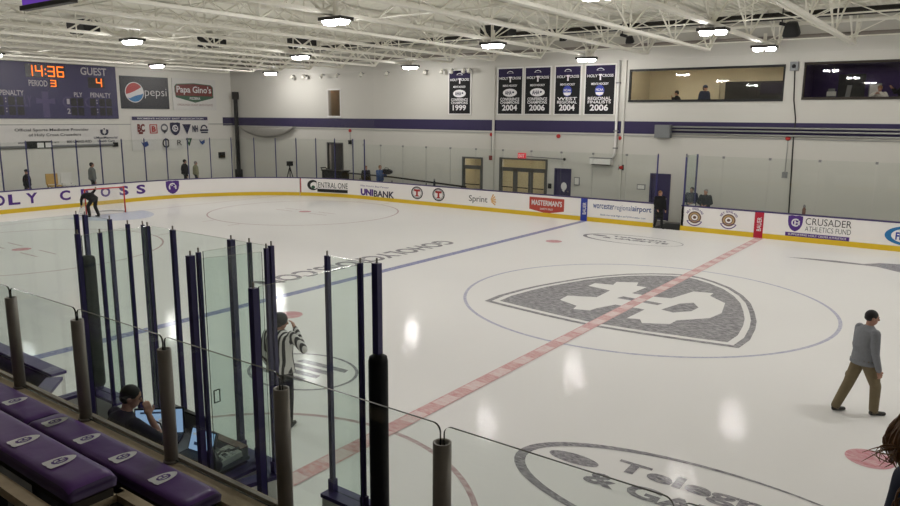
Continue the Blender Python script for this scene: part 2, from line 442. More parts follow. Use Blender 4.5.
# faceoff circles, dots and hash marks
for x, y in ((-19.78, 6.54), (-19.78, -6.54), (19.78, 6.54)):
    mb = ringp(MB(), circ(x, y, 4.60, n=72), circ(x, y, 4.53, n=72), I(.003))
    for sx in (-1, 1):
        for sy in (-1, 1):
            mb.add([I(.003)(x + sx * .6 + a, y + sy * .3 + b) for a, b in ((-.0, -.03), (sx * 1.2, -.03), (sx * 1.2, .03), (0, .03))], [(0, 1, 2, 3)])
            mb.add([I(.003)(x + sx * .9 + a, y + sy * 4.6 + b) for a, b in ((-.03, 0), (.03, 0), (.03, sy * .6), (-.03, sy * .6))], [(0, 1, 2, 3)])
    imark('faceoff_circle', mb, 'ice_thinred')
    imark('faceoff_dot', poly(MB(), circ(x, y, .3), I(.004)), 'ice_dot')
for x, y in ((-6.05, 6.54), (-6.05, -6.54), (6.05, 6.54), (5.93, -6.6)):
    imark('faceoff_dot', poly(MB(), circ(x, y, .31), I(.004)), 'ice_dot')
imark('centre_circle', ringp(MB(), circ(0, 0, 4.61, n=96), circ(0, 0, 4.53, n=96), I(.003)), 'ice_thinblue')
imark('referee_crease', ringp(MB(), circ(0, -13, 3.10, n=40, t0=0, t1=pi), circ(0, -13, 3.02, n=40, t0=0, t1=pi), I(.003)), 'ice_thinred')
imark('goal_crease', poly(MB(), circ(-26.2, 0, 2.6, 1.83, n=24, t0=-pi / 2, t1=pi / 2), I(.002)), 'ice_crease')
# shield at centre ice: its top edge lies towards the near boards
half = [(0, -3.03), (1.2, -2.92), (2.3, -2.76), (3.13, -2.62), (3.17, -1.9), (3.06, -1.0), (2.92, -.3), (2.68, .5), (2.38, 1.35), (2.0, 2.1), (1.5, 2.8), (.95, 3.3), (.45, 3.62)]
out = half + [(0, 3.76)] + [(-a, b) for a, b in half[:0:-1]]
def scl(P, k, c=(0, .1)): return [((a - c[0]) * k + c[0], (b - c[1]) * k + c[1]) for a, b in P]
imark('shield_border', ringp(MB(), out, scl(out, .955), I(.004)), 'ice_shield')
imark('shield_field', poly(MB(), scl(out, .905), I(.004)), 'ice_shield')
HC = [(-1.65, -1.33), (-1.71, -.8), (-1.02, -.48), (-1.05, .43), (-1.76, .57), (-1.76, .99), (-1.26, 1.12), (-1.34, 1.53), (-.81, 1.84), (-.69, 1.41), (-.4, 1.43), (-.45, .5), (.2, .5), (.58, .62), (.8, 1.73), (1.29, 1.87), (1.31, 1.51), (1.85, .97), (2.06, -.07), (1.97, -.7), (1.41, -1.38), (1.39, -1.77), (.85, -2.09), (.69, -1.8), (.41, -1.91), (.45, -.9), (-.31, -.9), (-.54, -1.51), (-.58, -1.81), (-.96, -1.95), (-1.04, -1.61)]
imark('shield_letters', poly(MB(), HC, I(.006)), 'ice')
hole = poly(poly(MB(), [(.78, -.65), (1.1, -.75), (1.42, -.35), (1.45, .1), (1.2, .5), (.95, .2)], I(.008)), [(-.55, -.25), (.55, -.3), (.6, -.08), (-.5, .02)], I(.008))
imark('shield_letter_gap', hole, 'ice_shield')
# red centre line: two thin edges with blocks between
mb = MB(); mk = MB(); y = -12.9
for sx in (-.15, .12): poly(mb, [(sx, -12.9), (sx + .03, -12.9), (sx + .03, W - .02), (sx, W - .02)], I(.009))
k = 0
while y < W - .1:
    poly(mb if k % 2 else mk, [(-.12, y), (.12, y), (.12, min(y + .42, W - .02)), (-.12, min(y + .42, W - .02))], I(.009)); y += .42; k += 1
cl = imark('centre_line', mb, 'ice_red'); imark('centre_line_block', mk, 'ice_pink')
# lettering and sponsor marks in the ice
imark('ice_lettering', text(MB(), 'GOHOLYCROSS.COM', 0, 0, 8.9, .86, lambda a, b: Vector((-9.58 + b, 4.0 - a, .004)), bold=.03), 'ice_grey')
def oval(cx, cy, rx, ry, name):
    mb = MB(); N = 60
    o = circ(cx, cy, rx, ry, N); inn = []
    for i, p in enumerate(o):
        th = 2 * pi * i / N; t = .03 + .13 * (.5 - .5 * math.cos(th)) ** 2
        inn.append((cx + (rx - t) * math.cos(th), cy + (ry - t) * math.sin(th)))
    ringp(mb, o, inn, I(.004))
    poly(mb, circ(cx - rx * .70, cy + ry * .2, rx * .15, ry * .13), I(.004))
    text(mb, 'Telegram', cx - rx * .48, cy + ry * .16, rx * 1.1, ry * .38, I(.004), bold=.035)
    text(mb, '& GAZETTE', cx - rx * .56, cy - ry * .24, rx * 1.3, ry * .3, I(.004), bold=.04)
    imark(name, mb, 'ice_grey')
oval(4.35, -9.3, 2.45, 1.1, 'ice_sponsor_oval')
oval(-3.86, 8.75, 2.0, .98, 'ice_sponsor_oval')
mb = ringp(MB(), circ(-2.95, -8.95, 1.12, .9, 48), circ(-2.95, -8.95, 1.06, .84, 48), I(.004))
for k in range(4):
    poly(mb, [(-3.75 + .1 * k, -9.45 + .26 * k), (-2.55 + .1 * k, -9.35 + .26 * k), (-2.6 + .1 * k, -9.2 + .26 * k), (-3.7 + .1 * k, -9.28 + .26 * k)], I(.004))
imark('ice_sponsor_oval', mb, 'ice_grey')
imark('ice_swoosh', poly(MB(), [(1.7, 8.72), (2.4, 8.93), (3.16, 9.05), (4.0, 9.0), (4.4, 9.5), (5.0, 9.7), (6.4, 9.3), (6.6, 8.4), (5.07, 8.2), (4.4, 8.75), (4.05, 8.75), (3.1, 8.7)], I(.004)), 'ice_grey')

# far wall with its openings
def holed(x0, x1, z0, z1, holes, fn, mb, y0, y1):
    xs = sorted(set([x0, x1] + [h[0] for h in holes] + [h[1] for h in holes]))
    for a, b in zip(xs[:-1], xs[1:]):
        c = (a + b) / 2; hs = sorted([(h[2], h[3]) for h in holes if h[0] < c < h[1]]); z = z0
        for p, q in hs + [(z1, z1)]:
            if p > z + 1e-4: fn(mb, a, b, y0, y1, z, p)
            z = max(z, q)
P1 = (-6.8, -.14, 5.38, 6.8); P2 = (.55, 7.5, 5.43, 6.85); P3 = (-26.5, -25.35, 4.56, 6.25)
D1 = (-16.15, -14.88, 0, 2.47); D2 = (-13.74, -10.96, 0, 2.52); D3 = (-10.46, -9.62, 0, 2.11); D4 = (-5.5, -4.62, 0, 2.11); D5 = (-26.6, -25.28, 0, 2.97)
mb = MB(); holed(XW - .3, 37, -.03, ZC, [P1, P2, P3, D1, D2, D3, D4, D5], lambda m, a, b, y0, y1, z0, z1: m.bbox(a, b, y0, y1, z0, z1), mb, YW, YW + .3)
wall_far = struct('wall_far', mb, 'wall', 'white painted block wall behind the far boards')
wall_left = struct('wall_left', MB().bbox(XW - .3, XW, -26, YW, -.03, ZC), 'wallbrightened', 'white painted end wall carrying the scoreboard')
struct('wall_right', MB().bbox(37, 37.3, -26, YW + .3, -.03, ZC), 'wall')
struct('wall_near', MB().bbox(XW - .3, 37.3, -26.3, -26, -.03, ZC), 'wall')
mb = MB(); x = XW
rib = []
while x < 37: rib += [(x, ZC), (x + .1, ZC), (x + .14, ZC + .06), (x + .2, ZC + .06)]; x += .24
mb.add([(a, -26, z) for a, z in rib] + [(a, YW + .3, z) for a, z in rib], [(i + len(rib), i + 1 + len(rib), i + 1, i) for i in range(len(rib) - 1)])
struct('ceiling', mb, 'deck', 'off-white ribbed steel roof deck')
# purple band, ledges and seams of the far wall
st = MB().bbox(XW, 37, YW - .02, YW, 3.92, 4.48)
struct('trim_1', st, 'stripe', 'purple painted band along the far wall')
struct('trim_2', MB().bbox(XW, 37, YW - .05, YW, 7.24, 7.30), 'wall', 'thin ledge along the top of the far wall')
struct('trim_3', MB().bbox(XW, 37, YW - .03, YW, 3.80, 3.84), 'pipe', 'thin conduit under the purple band')
for i, x in enumerate((-14.18, -7.0)):
    struct('trim_%d' % (4 + i), MB().bbox(x - .06, x + .06, YW - .08, YW, 0, 7.25), 'wall')
struct('trim_6', MB().bbox(XW, XW + .03, -20, YW, 4.0, 4.05), 'pipe', 'thin ledge along the end wall')
struct('trim_7', MB().bbox(XW, XW + .02, 14.0, YW, 3.92, 4.48), 'stripe', 'end of the purple band on the end wall')

# rooms seen through windows and doors
def room(name, x0, x1, y0, y1, z0, z1, m, lamp, lm, label):
    mb = MB()
    mb.bbox(x0, x1, y1, y1 + .1, z0, z1).bbox(x0 - .1, x0, y0, y1, z0, z1).bbox(x1, x1 + .1, y0, y1, z0, z1).bbox(x0, x1, y0, y1, z0 - .1, z0).bbox(x0, x1, y0, y1, z1, z1 + .1)
    o = struct(name, mb, m, label)
    for lx in lamp:
        for dx in (-.14, .14):
            l = MB().bbox(lx + dx - .07, lx + dx + .07, y0 + .04, y0 + .16, z1 - .05, z1 - .01).build('hidden_lamp', lm, o); l['kind'] = 'structure'  # unseen lamps, tucked above the opening to light the room
    return o
room('wall_press', -6.9, -.05, YW + .3, 17.6, 4.2, 7.1, 'tanwall', (-5.5, -3.5, -1.5), 'roomlamp', 'tan room behind the left press window')
room('wall_box', .45, 7.6, YW + .3, 17.4, 4.2, 7.1, 'purpleroom', (2.4, 5.5), 'addeddim', 'dark purple room behind the right press window')
room('wall_lobby', -16.5, -10.7, YW + .3, 17.3, -.03, 2.75, 'lobby', (-15.4, -13.2, -11.6), 'lobbylamp', 'lit lobby behind the glass doors')
room('wall_stair', -26.8, -25.1, YW + .3, 16.6, -.03, 3.1, 'grey', (-26,), 'addeddim', 'dark passage beyond the far left doorway')
room('wall_office', -26.7, -25.2, YW + .3, 16.4, 4.4, 6.4, 'wood', (-26,), 'addeddim', 'dim room behind the small upper window')

def window(n, h, label, mull=(), fr=.07, fm='black'):
    x0, x1, z0, z1 = h
    mb = MB().bbox(x0, x1, YW - .03, YW + .12, z1 - fr, z1 + .02).bbox(x0, x1, YW - .06, YW + .12, z0 - .03, z0 + fr)
    for x in [x0, x1 - fr] + list(mull): mb.bbox(x, x + fr, YW - .03, YW + .12, z0, z1)
    o = struct('window_%d' % n, mb, fm, label)
    p = MB().bbox(x0 + .02, x1 - .02, YW + .04, YW + .06, z0, z1).build('pane', 'glasswin', o); p['kind'] = 'structure'
    return o
w1 = window(1, P1, 'long press window with tan room behind, left of the pair')
w2 = window(2, P2, 'press window opening on a dark purple room', fm='darkwood')
w3 = window(3, P3, 'small upright window high on the far wall', fm='white')
# contents of press room: dark cabinet wall
c1 = MB().bbox(-3.1, -.2, 17.0, 17.55, 4.2, 6.28).build('cabinet', 'black'); tag(c1, 'long black cabinet at the back of the tan press room', 'cabinet')
c1b = MB().bbox(-3.9, -3.5, 17.5, 17.58, 4.2, 6.3).build('interior_door', 'tanwall'); tag(c1b, 'tan door beside the black cabinet in the press room', 'door')
def doorframe(mb, h, fr=.06):
    x0, x1, z0, z1 = h
    mb.bbox(x0 - .04, x0 + fr, YW - .04, YW + .1, 0, z1 + .03).bbox(x1 - fr, x1 + .04, YW - .04, YW + .1, 0, z1 + .03).bbox(x0, x1, YW - .04, YW + .1, z1 - fr, z1 + .03)
def glassdoor(n, h, leaves, label):
    x0, x1, z0, z1 = h; mb = MB(); doorframe(mb, h); zt = 1.98
    mb.bbox(x0, x1, YW - .02, YW + .1, zt, zt + .07)
    w = (x1 - x0) / leaves
    for i in range(leaves):
        a, b = x0 + i * w, x0 + (i + 1) * w
        mb.bbox(a, a + .13, YW, YW + .06, 0, zt).bbox(b - .13, b, YW, YW + .06, 0, zt).bbox(a, b, YW, YW + .06, 0, .3).bbox(a, b, YW, YW + .06, zt - .13, zt)
    o = struct('door_%d' % n, mb, 'frame', label)
    p = MB().bbox(x0 + .05, x1 - .05, YW + .025, YW + .035, .1, z1 - .05).build('pane', 'glasswin', o); p['kind'] = 'structure'
    hb = MB()
    for i in range(leaves): hb.bbox(x0 + i * w + .15, x0 + (i + 1) * w - .15, YW - .05, YW, 1.0, 1.05)
    hb.build('push_bar', 'darksteel', o)
    return o
glassdoor(1, D1, 1, 'single glass door in a grey frame')
glassdoor(2, D2, 3, 'wide glass double doors under the exit sign')
for n, h, lb in ((3, D3, 'purple door beside the glass double doors'), (4, D4, 'purple door behind the open bench gate')):
    mb = MB(); doorframe(mb, h, .04); mb.bbox(h[0], h[1], YW + .04, YW + .09, 0, h[3])
    o = struct('door_%d' % n, mb, 'door', lb)
    MB().cyl((h[1] - .12, YW + .04, 1.0), (h[1] - .12, YW - .03, 1.0), .025).build('handle', 'steel', o)
    if n == 3: poly(poly(MB(), circ(0, 0, .16, .2, 16), plane((-9.98, YW + .03, 1.25), (1, 0, 0), (0, 0, 1)), 0), [(-.1, -.2), (.02, -.3), (.08, -.1)], plane((-9.98, YW + .028, 1.25), (1, 0, 0), (0, 0, 1)), 0).build('emblem', 'print', o, label='white emblem on the purple door')
mb = MB(); doorframe(mb, D5, .05); struct('door_5', mb.bbox(-26.0, -25.95, YW, YW + .06, 0, 2.95), 'frame', 'tall dark doorway at the far left')

# ------------------------------------------------------------------ dasher boards
def boards(label, s0, s1):
    r = thing('dasher_board', label, 'rink board', path((s0 + s1) / 2)[0], 'dasher boards around the rink')
    strip(MB(), s0, s1, -.12, 0, 0, 1.02).build('board_panel', 'board', r)
    strip(MB(), s0, s1, -.02, .012, .002, .2).build('kick_plate', 'yellow', r, label='yellow kick plate')
    strip(MB(), s0, s1, -.16, .015, 1.02, 1.065).build('cap_rail', 'purple', r, label='purple cap rail')
    return r
b_right = boards('white rink boards right of the open bench gate, carrying the shield advert', -16, 3.2)
b_left = boards('white rink boards left of the open bench gate, with the airport and bank adverts', 4.38, 25.58)
b_end = boards('white curved end boards with big purple letters behind the goal', 25.62, S2 + 17)
MB().bbox(-3.19, -3.08, W, W + .14, 0, 1.065).build('end_post', 'post', b_right)

def ad(name, s0, z0, items, parent, lift=.006, label=None):
    """items: (material, function(mb, P)); each becomes one layer of one printed advert mesh"""
    mb = MB(); mats = []
    for i, (m, fn) in enumerate(items):
        if m not in mats: mats.append(m)
        P = onboard(s0, z0, lift + .0015 * i); q = MB(); fn(q, P); mb.add(q.v, q.f, mats.index(m))
    return mb.build(name, mats, parent, label=label)
R4 = lambda a, b, c, d: [(a, b), (c, b), (c, d), (a, d)]
# s of the left edge = -x
ad('advert', 25.1, .32, [('printblack', lambda q, P: text(ringp(q, circ(.33, .32, .36, .3, 24, .9, 5.6), circ(.4, .3, .24, .2, 24, .9, 5.6), P), 'ENTRAL ONE', .66, .18, 1.98, .32, P, bold=0)),
    ('green', lambda q, P: poly(q, circ(.34, .2, .12, .1, 12), P)), ('printblack', lambda q, P: poly(q, R4(.6, -.06, 2.64, .12), P)),
    ('print', lambda q, P: text(q, 'FEDERAL CREDIT UNION', .75, -.01, 1.75, .08, P))], b_left, label='black and white credit union advert')
ad('advert', 21.5, .2, [('printpurple', lambda q, P: text(text(q, 'UNI', 0, .02, .95, .38, P, bold=.06), "Main Street's Best Partner", 0, .52, 2.1, .1, P, bold=0)),
    ('printnavy', lambda q, P: text(q, 'BANK', .99, 0, 1.5, .36, P, bold=.03))], b_left, label='purple and navy bank advert')
for i, s in enumerate((17.4, 15.96)):
    ad('advert', s, .62, [('printblack', lambda q, P: ringp(q, circ(0, 0, .40, .34), circ(0, 0, .33, .28), P)), ('printgrey', lambda q, P: ringp(q, circ(0, 0, .30, .26), circ(0, 0, .275, .235), P)),
        ('printred', lambda q, P: poly(poly(poly(q, R4(-.2, .08, .2, .19), P), R4(-.06, -.16, .06, .1), P), R4(-.12, -.19, .12, -.13), P))], b_left, label='round emblem with a red T')
def fan(q, P):
    for k in range(5):
        a = -.55 + .36 * k; poly(q, [(1.28 + .08 * math.cos(a) - .03 * math.sin(a), .18 + .08 * math.sin(a) + .03 * math.cos(a)), (1.28 + .08 * math.cos(a), .18 + .08 * math.sin(a)), (1.28 + .36 * math.cos(a), .2 + .42 * math.sin(a)), (1.28 + .33 * math.cos(a + .18), .2 + .38 * math.sin(a + .18))], P)
ad('advert', 14.02, .34, [('printblack', lambda q, P: text(q, 'Sprint', 0, 0, 1.12, .4, P, bold=.0)), ('gold', fan)], b_left, label='black lettering advert with a yellow fan')
ad('advert', 10.5, .17, [('brick', lambda q, P: poly(q, [(0, .16), (.95, 0), (1.85, .16), (1.85, .74), (0, .74)], P)),
    ('print', lambda q, P: text(text(q, "MASTERMAN'S", .12, .36, 1.62, .26, P, bold=.03), 'SAFETY FIRST', .58, .16, .7, .09, P))], b_left, label='brick red pentagon advert with white lettering')
def vtext(q, P, s, x, z, h, w):
    return text(q, s, 0, 0, h, w, lambda a, b: P(x - b, z + a))
ad('advert', 7.8, .0, [('royal', lambda q, P: poly(q, R4(0, 0.002, .33, 1.02), P)), ('print', lambda q, P: vtext(q, P, 'BAUER', .27, .3, .55, .17))], b_left, .016, label='royal blue upright strip at the blue line')
ad('advert', 7.2, .44, [('airblue', lambda q, P: text(q, 'worcester', 0, .18, 1.02, .24, P, bold=.012)), ('airblue', lambda q, P: text(q, 'regional', 1.05, .12, .78, .3, P, bold=-.005)), ('airblue', lambda q, P: text(q, 'airport', 1.86, .12, .86, .3, P, bold=.015)),
    ('airblue', lambda q, P: text(q, 'Book non-stop flights at FlyWorcester.com', .38, -.14, 2.1, .1, P, bold=0))], b_left, label='blue airport lettering advert')
def ringtext(q, P, s, r, a0, a1, h):
    n = len(s)
    for i, ch in enumerate(s):
        if ch == ' ': continue
        th = a0 + (a1 - a0) * (i + .5) / n
        text(q, ch, -h * .32, 0, h * .64, h, lambda a, b, th=th: P((r + b) * math.cos(th) + a * math.sin(th), (r + b) * math.sin(th) - a * math.cos(th)))
for i, s in enumerate((2.62, 1.25)):
    ad('advert', s, .60, [('brown', lambda q, P: poly(q, circ(0, 0, .27, .25), P)), ('tan', lambda q, P: ringp(q, circ(0, 0, .22, .2), circ(0, 0, .16, .145), P)),
        ('board', lambda q, P: ringp(q, circ(0, 0, .13, .12), circ(0, 0, .07, .06), P)),
        ('printpurple', lambda q, P: (ringtext(q, P, 'NEW ENGLAND', .31, 2.75, .4, .09), ringp(q, circ(0, 0, .36, .36, 20, 3.6, 5.8), circ(0, 0, .32, .32, 20, 3.6, 5.8), P)))], b_right, label='round brown and gold medallion advert')
ad('advert', .26, .0, [('crimson', lambda q, P: poly(q, R4(0, .002, .34, 1.02), P)), ('print', lambda q, P: vtext(q, P, 'BAUER', .27, .28, .55, .17))], b_right, .016, label='crimson upright strip at the red line')
def hcmark(q, P, cx, cz, k):
    text(q, 'C', cx - .36 * k, cz - .36 * k, .6 * k, .74 * k, P, bold=.02); text(q, 'H', cx - .10 * k, cz - .2 * k, .46 * k, .4 * k, P, bold=.04)
ad('advert', -.9, .2, [('printpurple', lambda q, P: (poly(q, shieldpoly(.32, .5, .52, .62), P), poly(q, R4(0, .0, 2.2, .15), P))), ('print', lambda q, P: (hcmark(q, P, .33, .53, .42), text(q, 'SUPPORTING HOLY CROSS ATHLETICS', .1, .04, 2.0, .075, P))),
    ('printblack', lambda q, P: (text(q, 'CRUSADER', .68, .49, 1.55, .26, P, bold=-.005), text(q, 'ATHLETICS FUND', .68, .24, 1.55, .19, P, bold=-.01)))], b_right, label='purple shield advert of the athletics fund')
ad('advert', -4.2, .2, [('cyan', lambda q, P: ringp(q, circ(.8, .38, .8, .36, 30, .5, 6.0), circ(.88, .38, .68, .29, 30, .5, 6.0), P)), ('royal', lambda q, P: text(q, 'FLETCHER', .34, .22, 1.2, .28, P, bold=.04))], b_right, label='blue oval advert cut off at the right')
# HOLY CROSS in single letters on the end boards
se = lambda y: S2 + (CY - y)
for ch, y in (('H', -4.35), ('O', -3.08), ('L', -2.42), ('Y', -1.62), ('C', -.05), ('R', 1.0), ('O', 2.02), ('S', 3.03), ('S', 4.0)):
    ad('board_letter', se(y) + .27, .39, [('printpurple', lambda q, P, ch=ch: text(q, ch, 0, 0, .52, .5, P, bold=.035))], b_end)
ad('advert', se(5.72) + .3, .27, [('printpurple', lambda q, P: poly(q, shieldpoly(.36, .36, .74, .74), P)), ('print', lambda q, P: hcmark(q, P, .36, .38, .6))], b_end, label='purple shield emblem')
ad('goal_line_mark', 25.57, 0, [('printred', lambda q, P: poly(q, R4(0, .2, .06, 1.02), P))], b_left)
# threshold mat in the open gate
o = MB().bbox(-4.36, -3.2, W - .05, W + 1.6, 0, .02).build('threshold_mat', 'rubber'); tag(o, 'black rubber mat in the open bench gate', 'mat')

# ------------------------------------------------------------------ far glass
GR = 'panes of glass above the far and end boards'
NEAR_WHAT = [(25, 'the white curved boards'), (22.4, 'the black and white credit union advert'), (18.7, 'the purple bank advert'), (15, 'the round T emblems'), (12, 'the black lettering advert'), (8.6, 'the brick red advert'), (4, 'the airport advert'), (-9, '')]
def pane(s0, s1, zt, label, z0=1.065, mats=('glassfar', 'seam')):
    p = thing('glass_screen', label, 'glass pane', path((s0 + s1) / 2)[0] + Vector((0, 0, z0)), GR)
    mb = MB(); ss = srange(s0 + .012, s1 - .012, .4); v = []; f = []; m = []
    for s in ss:
        q, n = path(s)
        for d in (-.07, -.058):
            w = q + n * d; v += [(w.x, w.y, z0), (w.x, w.y, zt)]
    for k in range(len(ss) - 1):
        a = 4 * k; b = a + 4
        f += [(a, b, b + 1, a + 1), (a + 2, a + 3, b + 3, b + 2), (a + 1, b + 1, b + 3, a + 3)]; m += [0, 0, 1]
    e = 4 * (len(ss) - 1); f += [(0, 1, 3, 2), (e, e + 2, e + 3, e + 1)]; m += [1, 1]
    mb.add(v, f, m); mb.build('sheet', list(mats), p)
    return p
def fpost(s, zt, label, d=-.1, z0=0, wd=.05):
    q, n = path(s); q = q + n * d
    p = thing('glass_post', label, 'post', (q.x, q.y, z0), 'upright posts of the far and end glass')
    ang = math.atan2(n.y, n.x)
    MB().box((q.x, q.y, (z0 + zt) / 2), (wd, wd, zt - z0), ang).build('upright', 'farpost', p)
    MB().box((q.x, q.y, zt + .012), (wd * .5, wd * .5, .05), ang).build('pin', 'darksteel', p)
    return p
# end posts: the y (or s) of each upright
es = [se(y) for y in (-5.0, -3.8, -2.63, -1.5, -.32, .85, 2.1, 3.2)]
es = es[::-1]
cs = [S2 - .75]
while cs[-1] > 24.6: cs.append(cs[-1] - 1.27)
ends = sorted(cs + es)
ends = [21.27, 22.12, 23.37, 24.58, 25.78, 26.99, 28.2, 29.46, 30.62, 31.83, 32.99, 34.19, 35.46, 36.61, 37.85, 39.03, 40.23, 41.38, 42.55]
for i, s in enumerate(ends):
    n = len(ends) - 1 - i
    fpost(s, 3.33, 'blue upright post of the end glass, %s of the row counted from the right' % ORDW[i])
for i in range(len(ends) - 1):
    pane(ends[i], ends[i + 1], 3.3, 'tall pane of the end glass between the %s and %s posts counted from the right' % (ORDW[i], ORDW[i + 1]))
pane(ends[-1], ends[-1] + 1.3, 3.3, 'tall pane of the end glass beyond its last visible post')
# seamless panes of the far side
fs = [4.38 + .02] + [5.75 + 1.585 * i for i in range(10)] + [21.3]
fs = sorted(fs)
for i in range(len(fs) - 1):
    p = pane(fs[i], fs[i + 1], 3.08, 'clear frameless pane of the far glass, %s to the left of the open gate' % ORDW[i])
    q, n = path(fs[i + 1]); MB().box((q.x, q.y + .064, 3.05), (.09, .05, .09)).build('clip', 'grey', p)
fpost(4.36, 3.12, 'blue post at the left side of the open bench gate')
fpost(3.15, 3.16, 'blue post at the right side of the open bench gate', wd=.06)
rs = [-9.5, -7.6, -5.6, -3.7, -1.85, -.1, 1.65, 3.12]
for i in range(len(rs) - 1):
    k = len(rs) - 2 - i
    p = pane(rs[i], rs[i + 1], 3.13, 'clear frameless pane of the far glass, %s to the right of the open gate' % ORDW[k])
    q, n = path(rs[i + 1]); MB().box((q.x, q.y + .064, 3.1), (.09, .05, .09)).build('clip', 'grey', p)
# return pane from the gate post back to the wall side
p = thing('glass_screen', 'tinted side pane running back from the right gate post', 'glass pane', (-3.12, 13.1, 1.0), GR)
mb = MB().bbox(-3.13, -3.115, W + .14, 13.74, 1.0, 3.13); mb.m = [1, 1, 1, 0, 1, 0]; mb.build('sheet', ['glassnear', 'seam'], p)
MB().bbox(-3.16, -3.08, W + .14, 13.78, 0, 1.0).build('board_panel', 'board', p)
p = thing('glass_post', 'blue post at the back end of the tinted side pane', 'post', (-3.12, 13.78, 0), 'upright posts of the far and end glass')
MB().bbox(-3.15, -3.09, 13.75, 13.81, 0, 3.13).build('upright', 'farpost', p)
# safety net above the end glass
mb = MB(); v = []; f = []
ss = srange(20.7, S2 + 12, .8)
for s in ss:
    q, n = path(s); q = q - n * .3; v += [(q.x, q.y, 3.2), (q.x, q.y, 7.2)]
mb.add(v, [(2 * i, 2 * i + 2, 2 * i + 3, 2 * i + 1) for i in range(len(ss) - 1)])
o = mb.build('safety_net', 'netting'); tag(o, 'fine pale safety net hung around the goal end above the glass', 'net', kind='stuff')
# small things on the boards
def bottle(x, y, z, label, m='darkcloth'):
    r = thing('water_bottle', label, 'bottle', (x, y, z))
    MB().lathe((x, y, z), (x, y, z + .3), [(0, .06), (.2, .065), (.24, .04), (.27, .04)], 12).build('body', m, r, True)
    MB().lathe((x, y, z + .27), (x, y, z + .38), [(0, .05), (.05, .05), (.08, .025), (.1, .02)], 12).build('lid', 'grey', r, True)
bottle(-16.3, W + .08, 1.066, 'dark bottle standing on the boards above the round T emblems')
bottle(1.47, W + .07, 1.066, 'brown bottle standing on the boards above the purple shield advert', 'brown')
r = thing('penalty_timer', 'black box with two white panes hung on the end glass', 'timer', (-29.7, -1.0, 2.8))
MB().bbox(-30.3, -30.0, -1.5, -.4, 2.98, 3.32).build('case', 'black', r); MB().bbox(-30.0, -29.99, -1.1, -.8, 3.02, 3.25).bbox(-30.0, -29.99, -.72, -.45, 3.02, 3.25).build('display', 'print', r)

# ------------------------------------------------------------------ goal
r = thing('hockey_goal', 'red hockey goal with white net on the left goal line', 'goal', (-26.2, 0, 0))
gx = -26.2
mb = MB()
for s in (-1, 1): mb.tube([(gx, s * .94, 0), (gx, s * .94, 1.22)], .032, 10)
mb.tube([(gx, -.96, 1.22), (gx, .96, 1.22)], .032, 10); mb.build('goal_frame', 'redframe', r, True)
mb = MB()
mb.tube([(gx, -.94, .03), (gx - .5, -1.1, .03), (gx - 1.0, -.75, .03), (gx - 1.12, 0, .03), (gx - 1.0, .75, .03), (gx - .5, 1.1, .03), (gx, .94, .03)], .035, 8)
mb.tube([(gx, -.94, 1.2), (gx - .45, -.7, 1.2), (gx - .55, 0, 1.2), (gx - .45, .7, 1.2), (gx, .94, 1.2)], .025, 8); mb.build('base_frame', 'print', r, True)
top = [(gx, -.94), (gx - .45, -.7), (gx - .55, 0), (gx - .45, .7), (gx, .94)]; bot = [(gx, -.94), (gx - .7, -1.0), (gx - 1.12, 0), (gx - .7, 1.0), (gx, .94)]
mb = MB().add([(a, b, 1.2) for a, b in top] + [(a, b, .04) for a, b in bot], [(i, i + 1, 6 + i, 5 + i) for i in range(4)] + [(0, 1, 2, 3, 4)])
mb.build('net', 'goalnet', r)

# ------------------------------------------------------------------ signs on the end wall
def sign(name, label, cat, o, layers, group=None, u=(0, 1, 0), v=(0, 0, 1), frame=None):
    """layers: (part name, material, fn) printed in order on the panel"""
    r = thing(name, label, cat, o, group)
    for i, (pn, m, fn) in enumerate(layers):
        q = MB()
        if i == 0: fn(q, None)
        else: fn(q, plane(o, u, v, .06 + .003 * i))
        q.build(pn, m, r)
    return r
X0 = XW + .012
o0 = (X0, 0, 0)
def panelfn(y0, y1, z0, z1): return lambda q, P: q.bbox(X0, X0 + .06, y0, y1, z0, z1)
SEG = {'0': 'abcdef', '1': 'bc', '2': 'abged', '3': 'abgcd', '4': 'fgbc', '5': 'afgcd', '6': 'afgedc', '7': 'abc', '8': 'abcdefg', '9': 'abcdfg'}
def seg(q, P, ch, x, z, w, h):
    t = w * .2; g = t * .15
    B = dict(a=(0, h - t, w, h), g=(0, h / 2 - t / 2, w, h / 2 + t / 2), d=(0, 0, w, t), f=(0, h / 2, t, h), b=(w - t, h / 2, w, h), e=(0, 0, t, h / 2), c=(w - t, 0, w, h / 2))
    for k in SEG[ch]:
        a, b, c, d = B[k]; poly(q, R4(x + a + g, z + b + g, x + c - g, z + d - g), P)
def T(s, x, z, w, h, b=.01): return lambda q, P: text(q, s, x, z, w, h, P, bold=b)
def windows(q, P):
    poly(q, R4(1.3, 6.6, 3.45, 7.32), P); poly(q, R4(2.5, 6.08, 3.0, 6.52), P); poly(q, R4(4.72, 6.14, 5.72, 6.74), P)
    for y0 in (-.3, .28, .72, 3.62, 4.02, 4.75, 5.3, 5.72):
        for z0 in (4.55, 5.08): poly(q, R4(y0, z0, y0 + .34, z0 + .46), P)
def ghost(q, P):
    poly(q, [(2.05, 4.42), (2.42, 4.42), (2.42, 5.22), (2.75, 5.16), (2.75, 5.5), (2.4, 5.42), (2.42, 5.85), (2.05, 5.85), (2.07, 5.42), (1.72, 5.5), (1.72, 5.16), (2.05, 5.22)], P)
    text(q, 'HOLY', .55, 5.0, .95, .62, P); text(q, 'CROSS', 3.15, 5.0, 2.9, .62, P, bold=-.005)
def tick(q, P):
    for y0 in (.14, 5.14):
        for z0 in (4.62, 5.15):
            for d in (.08, .24): poly(q, R4(y0, z0 + d, y0 + .05, z0 + d + .07), P)
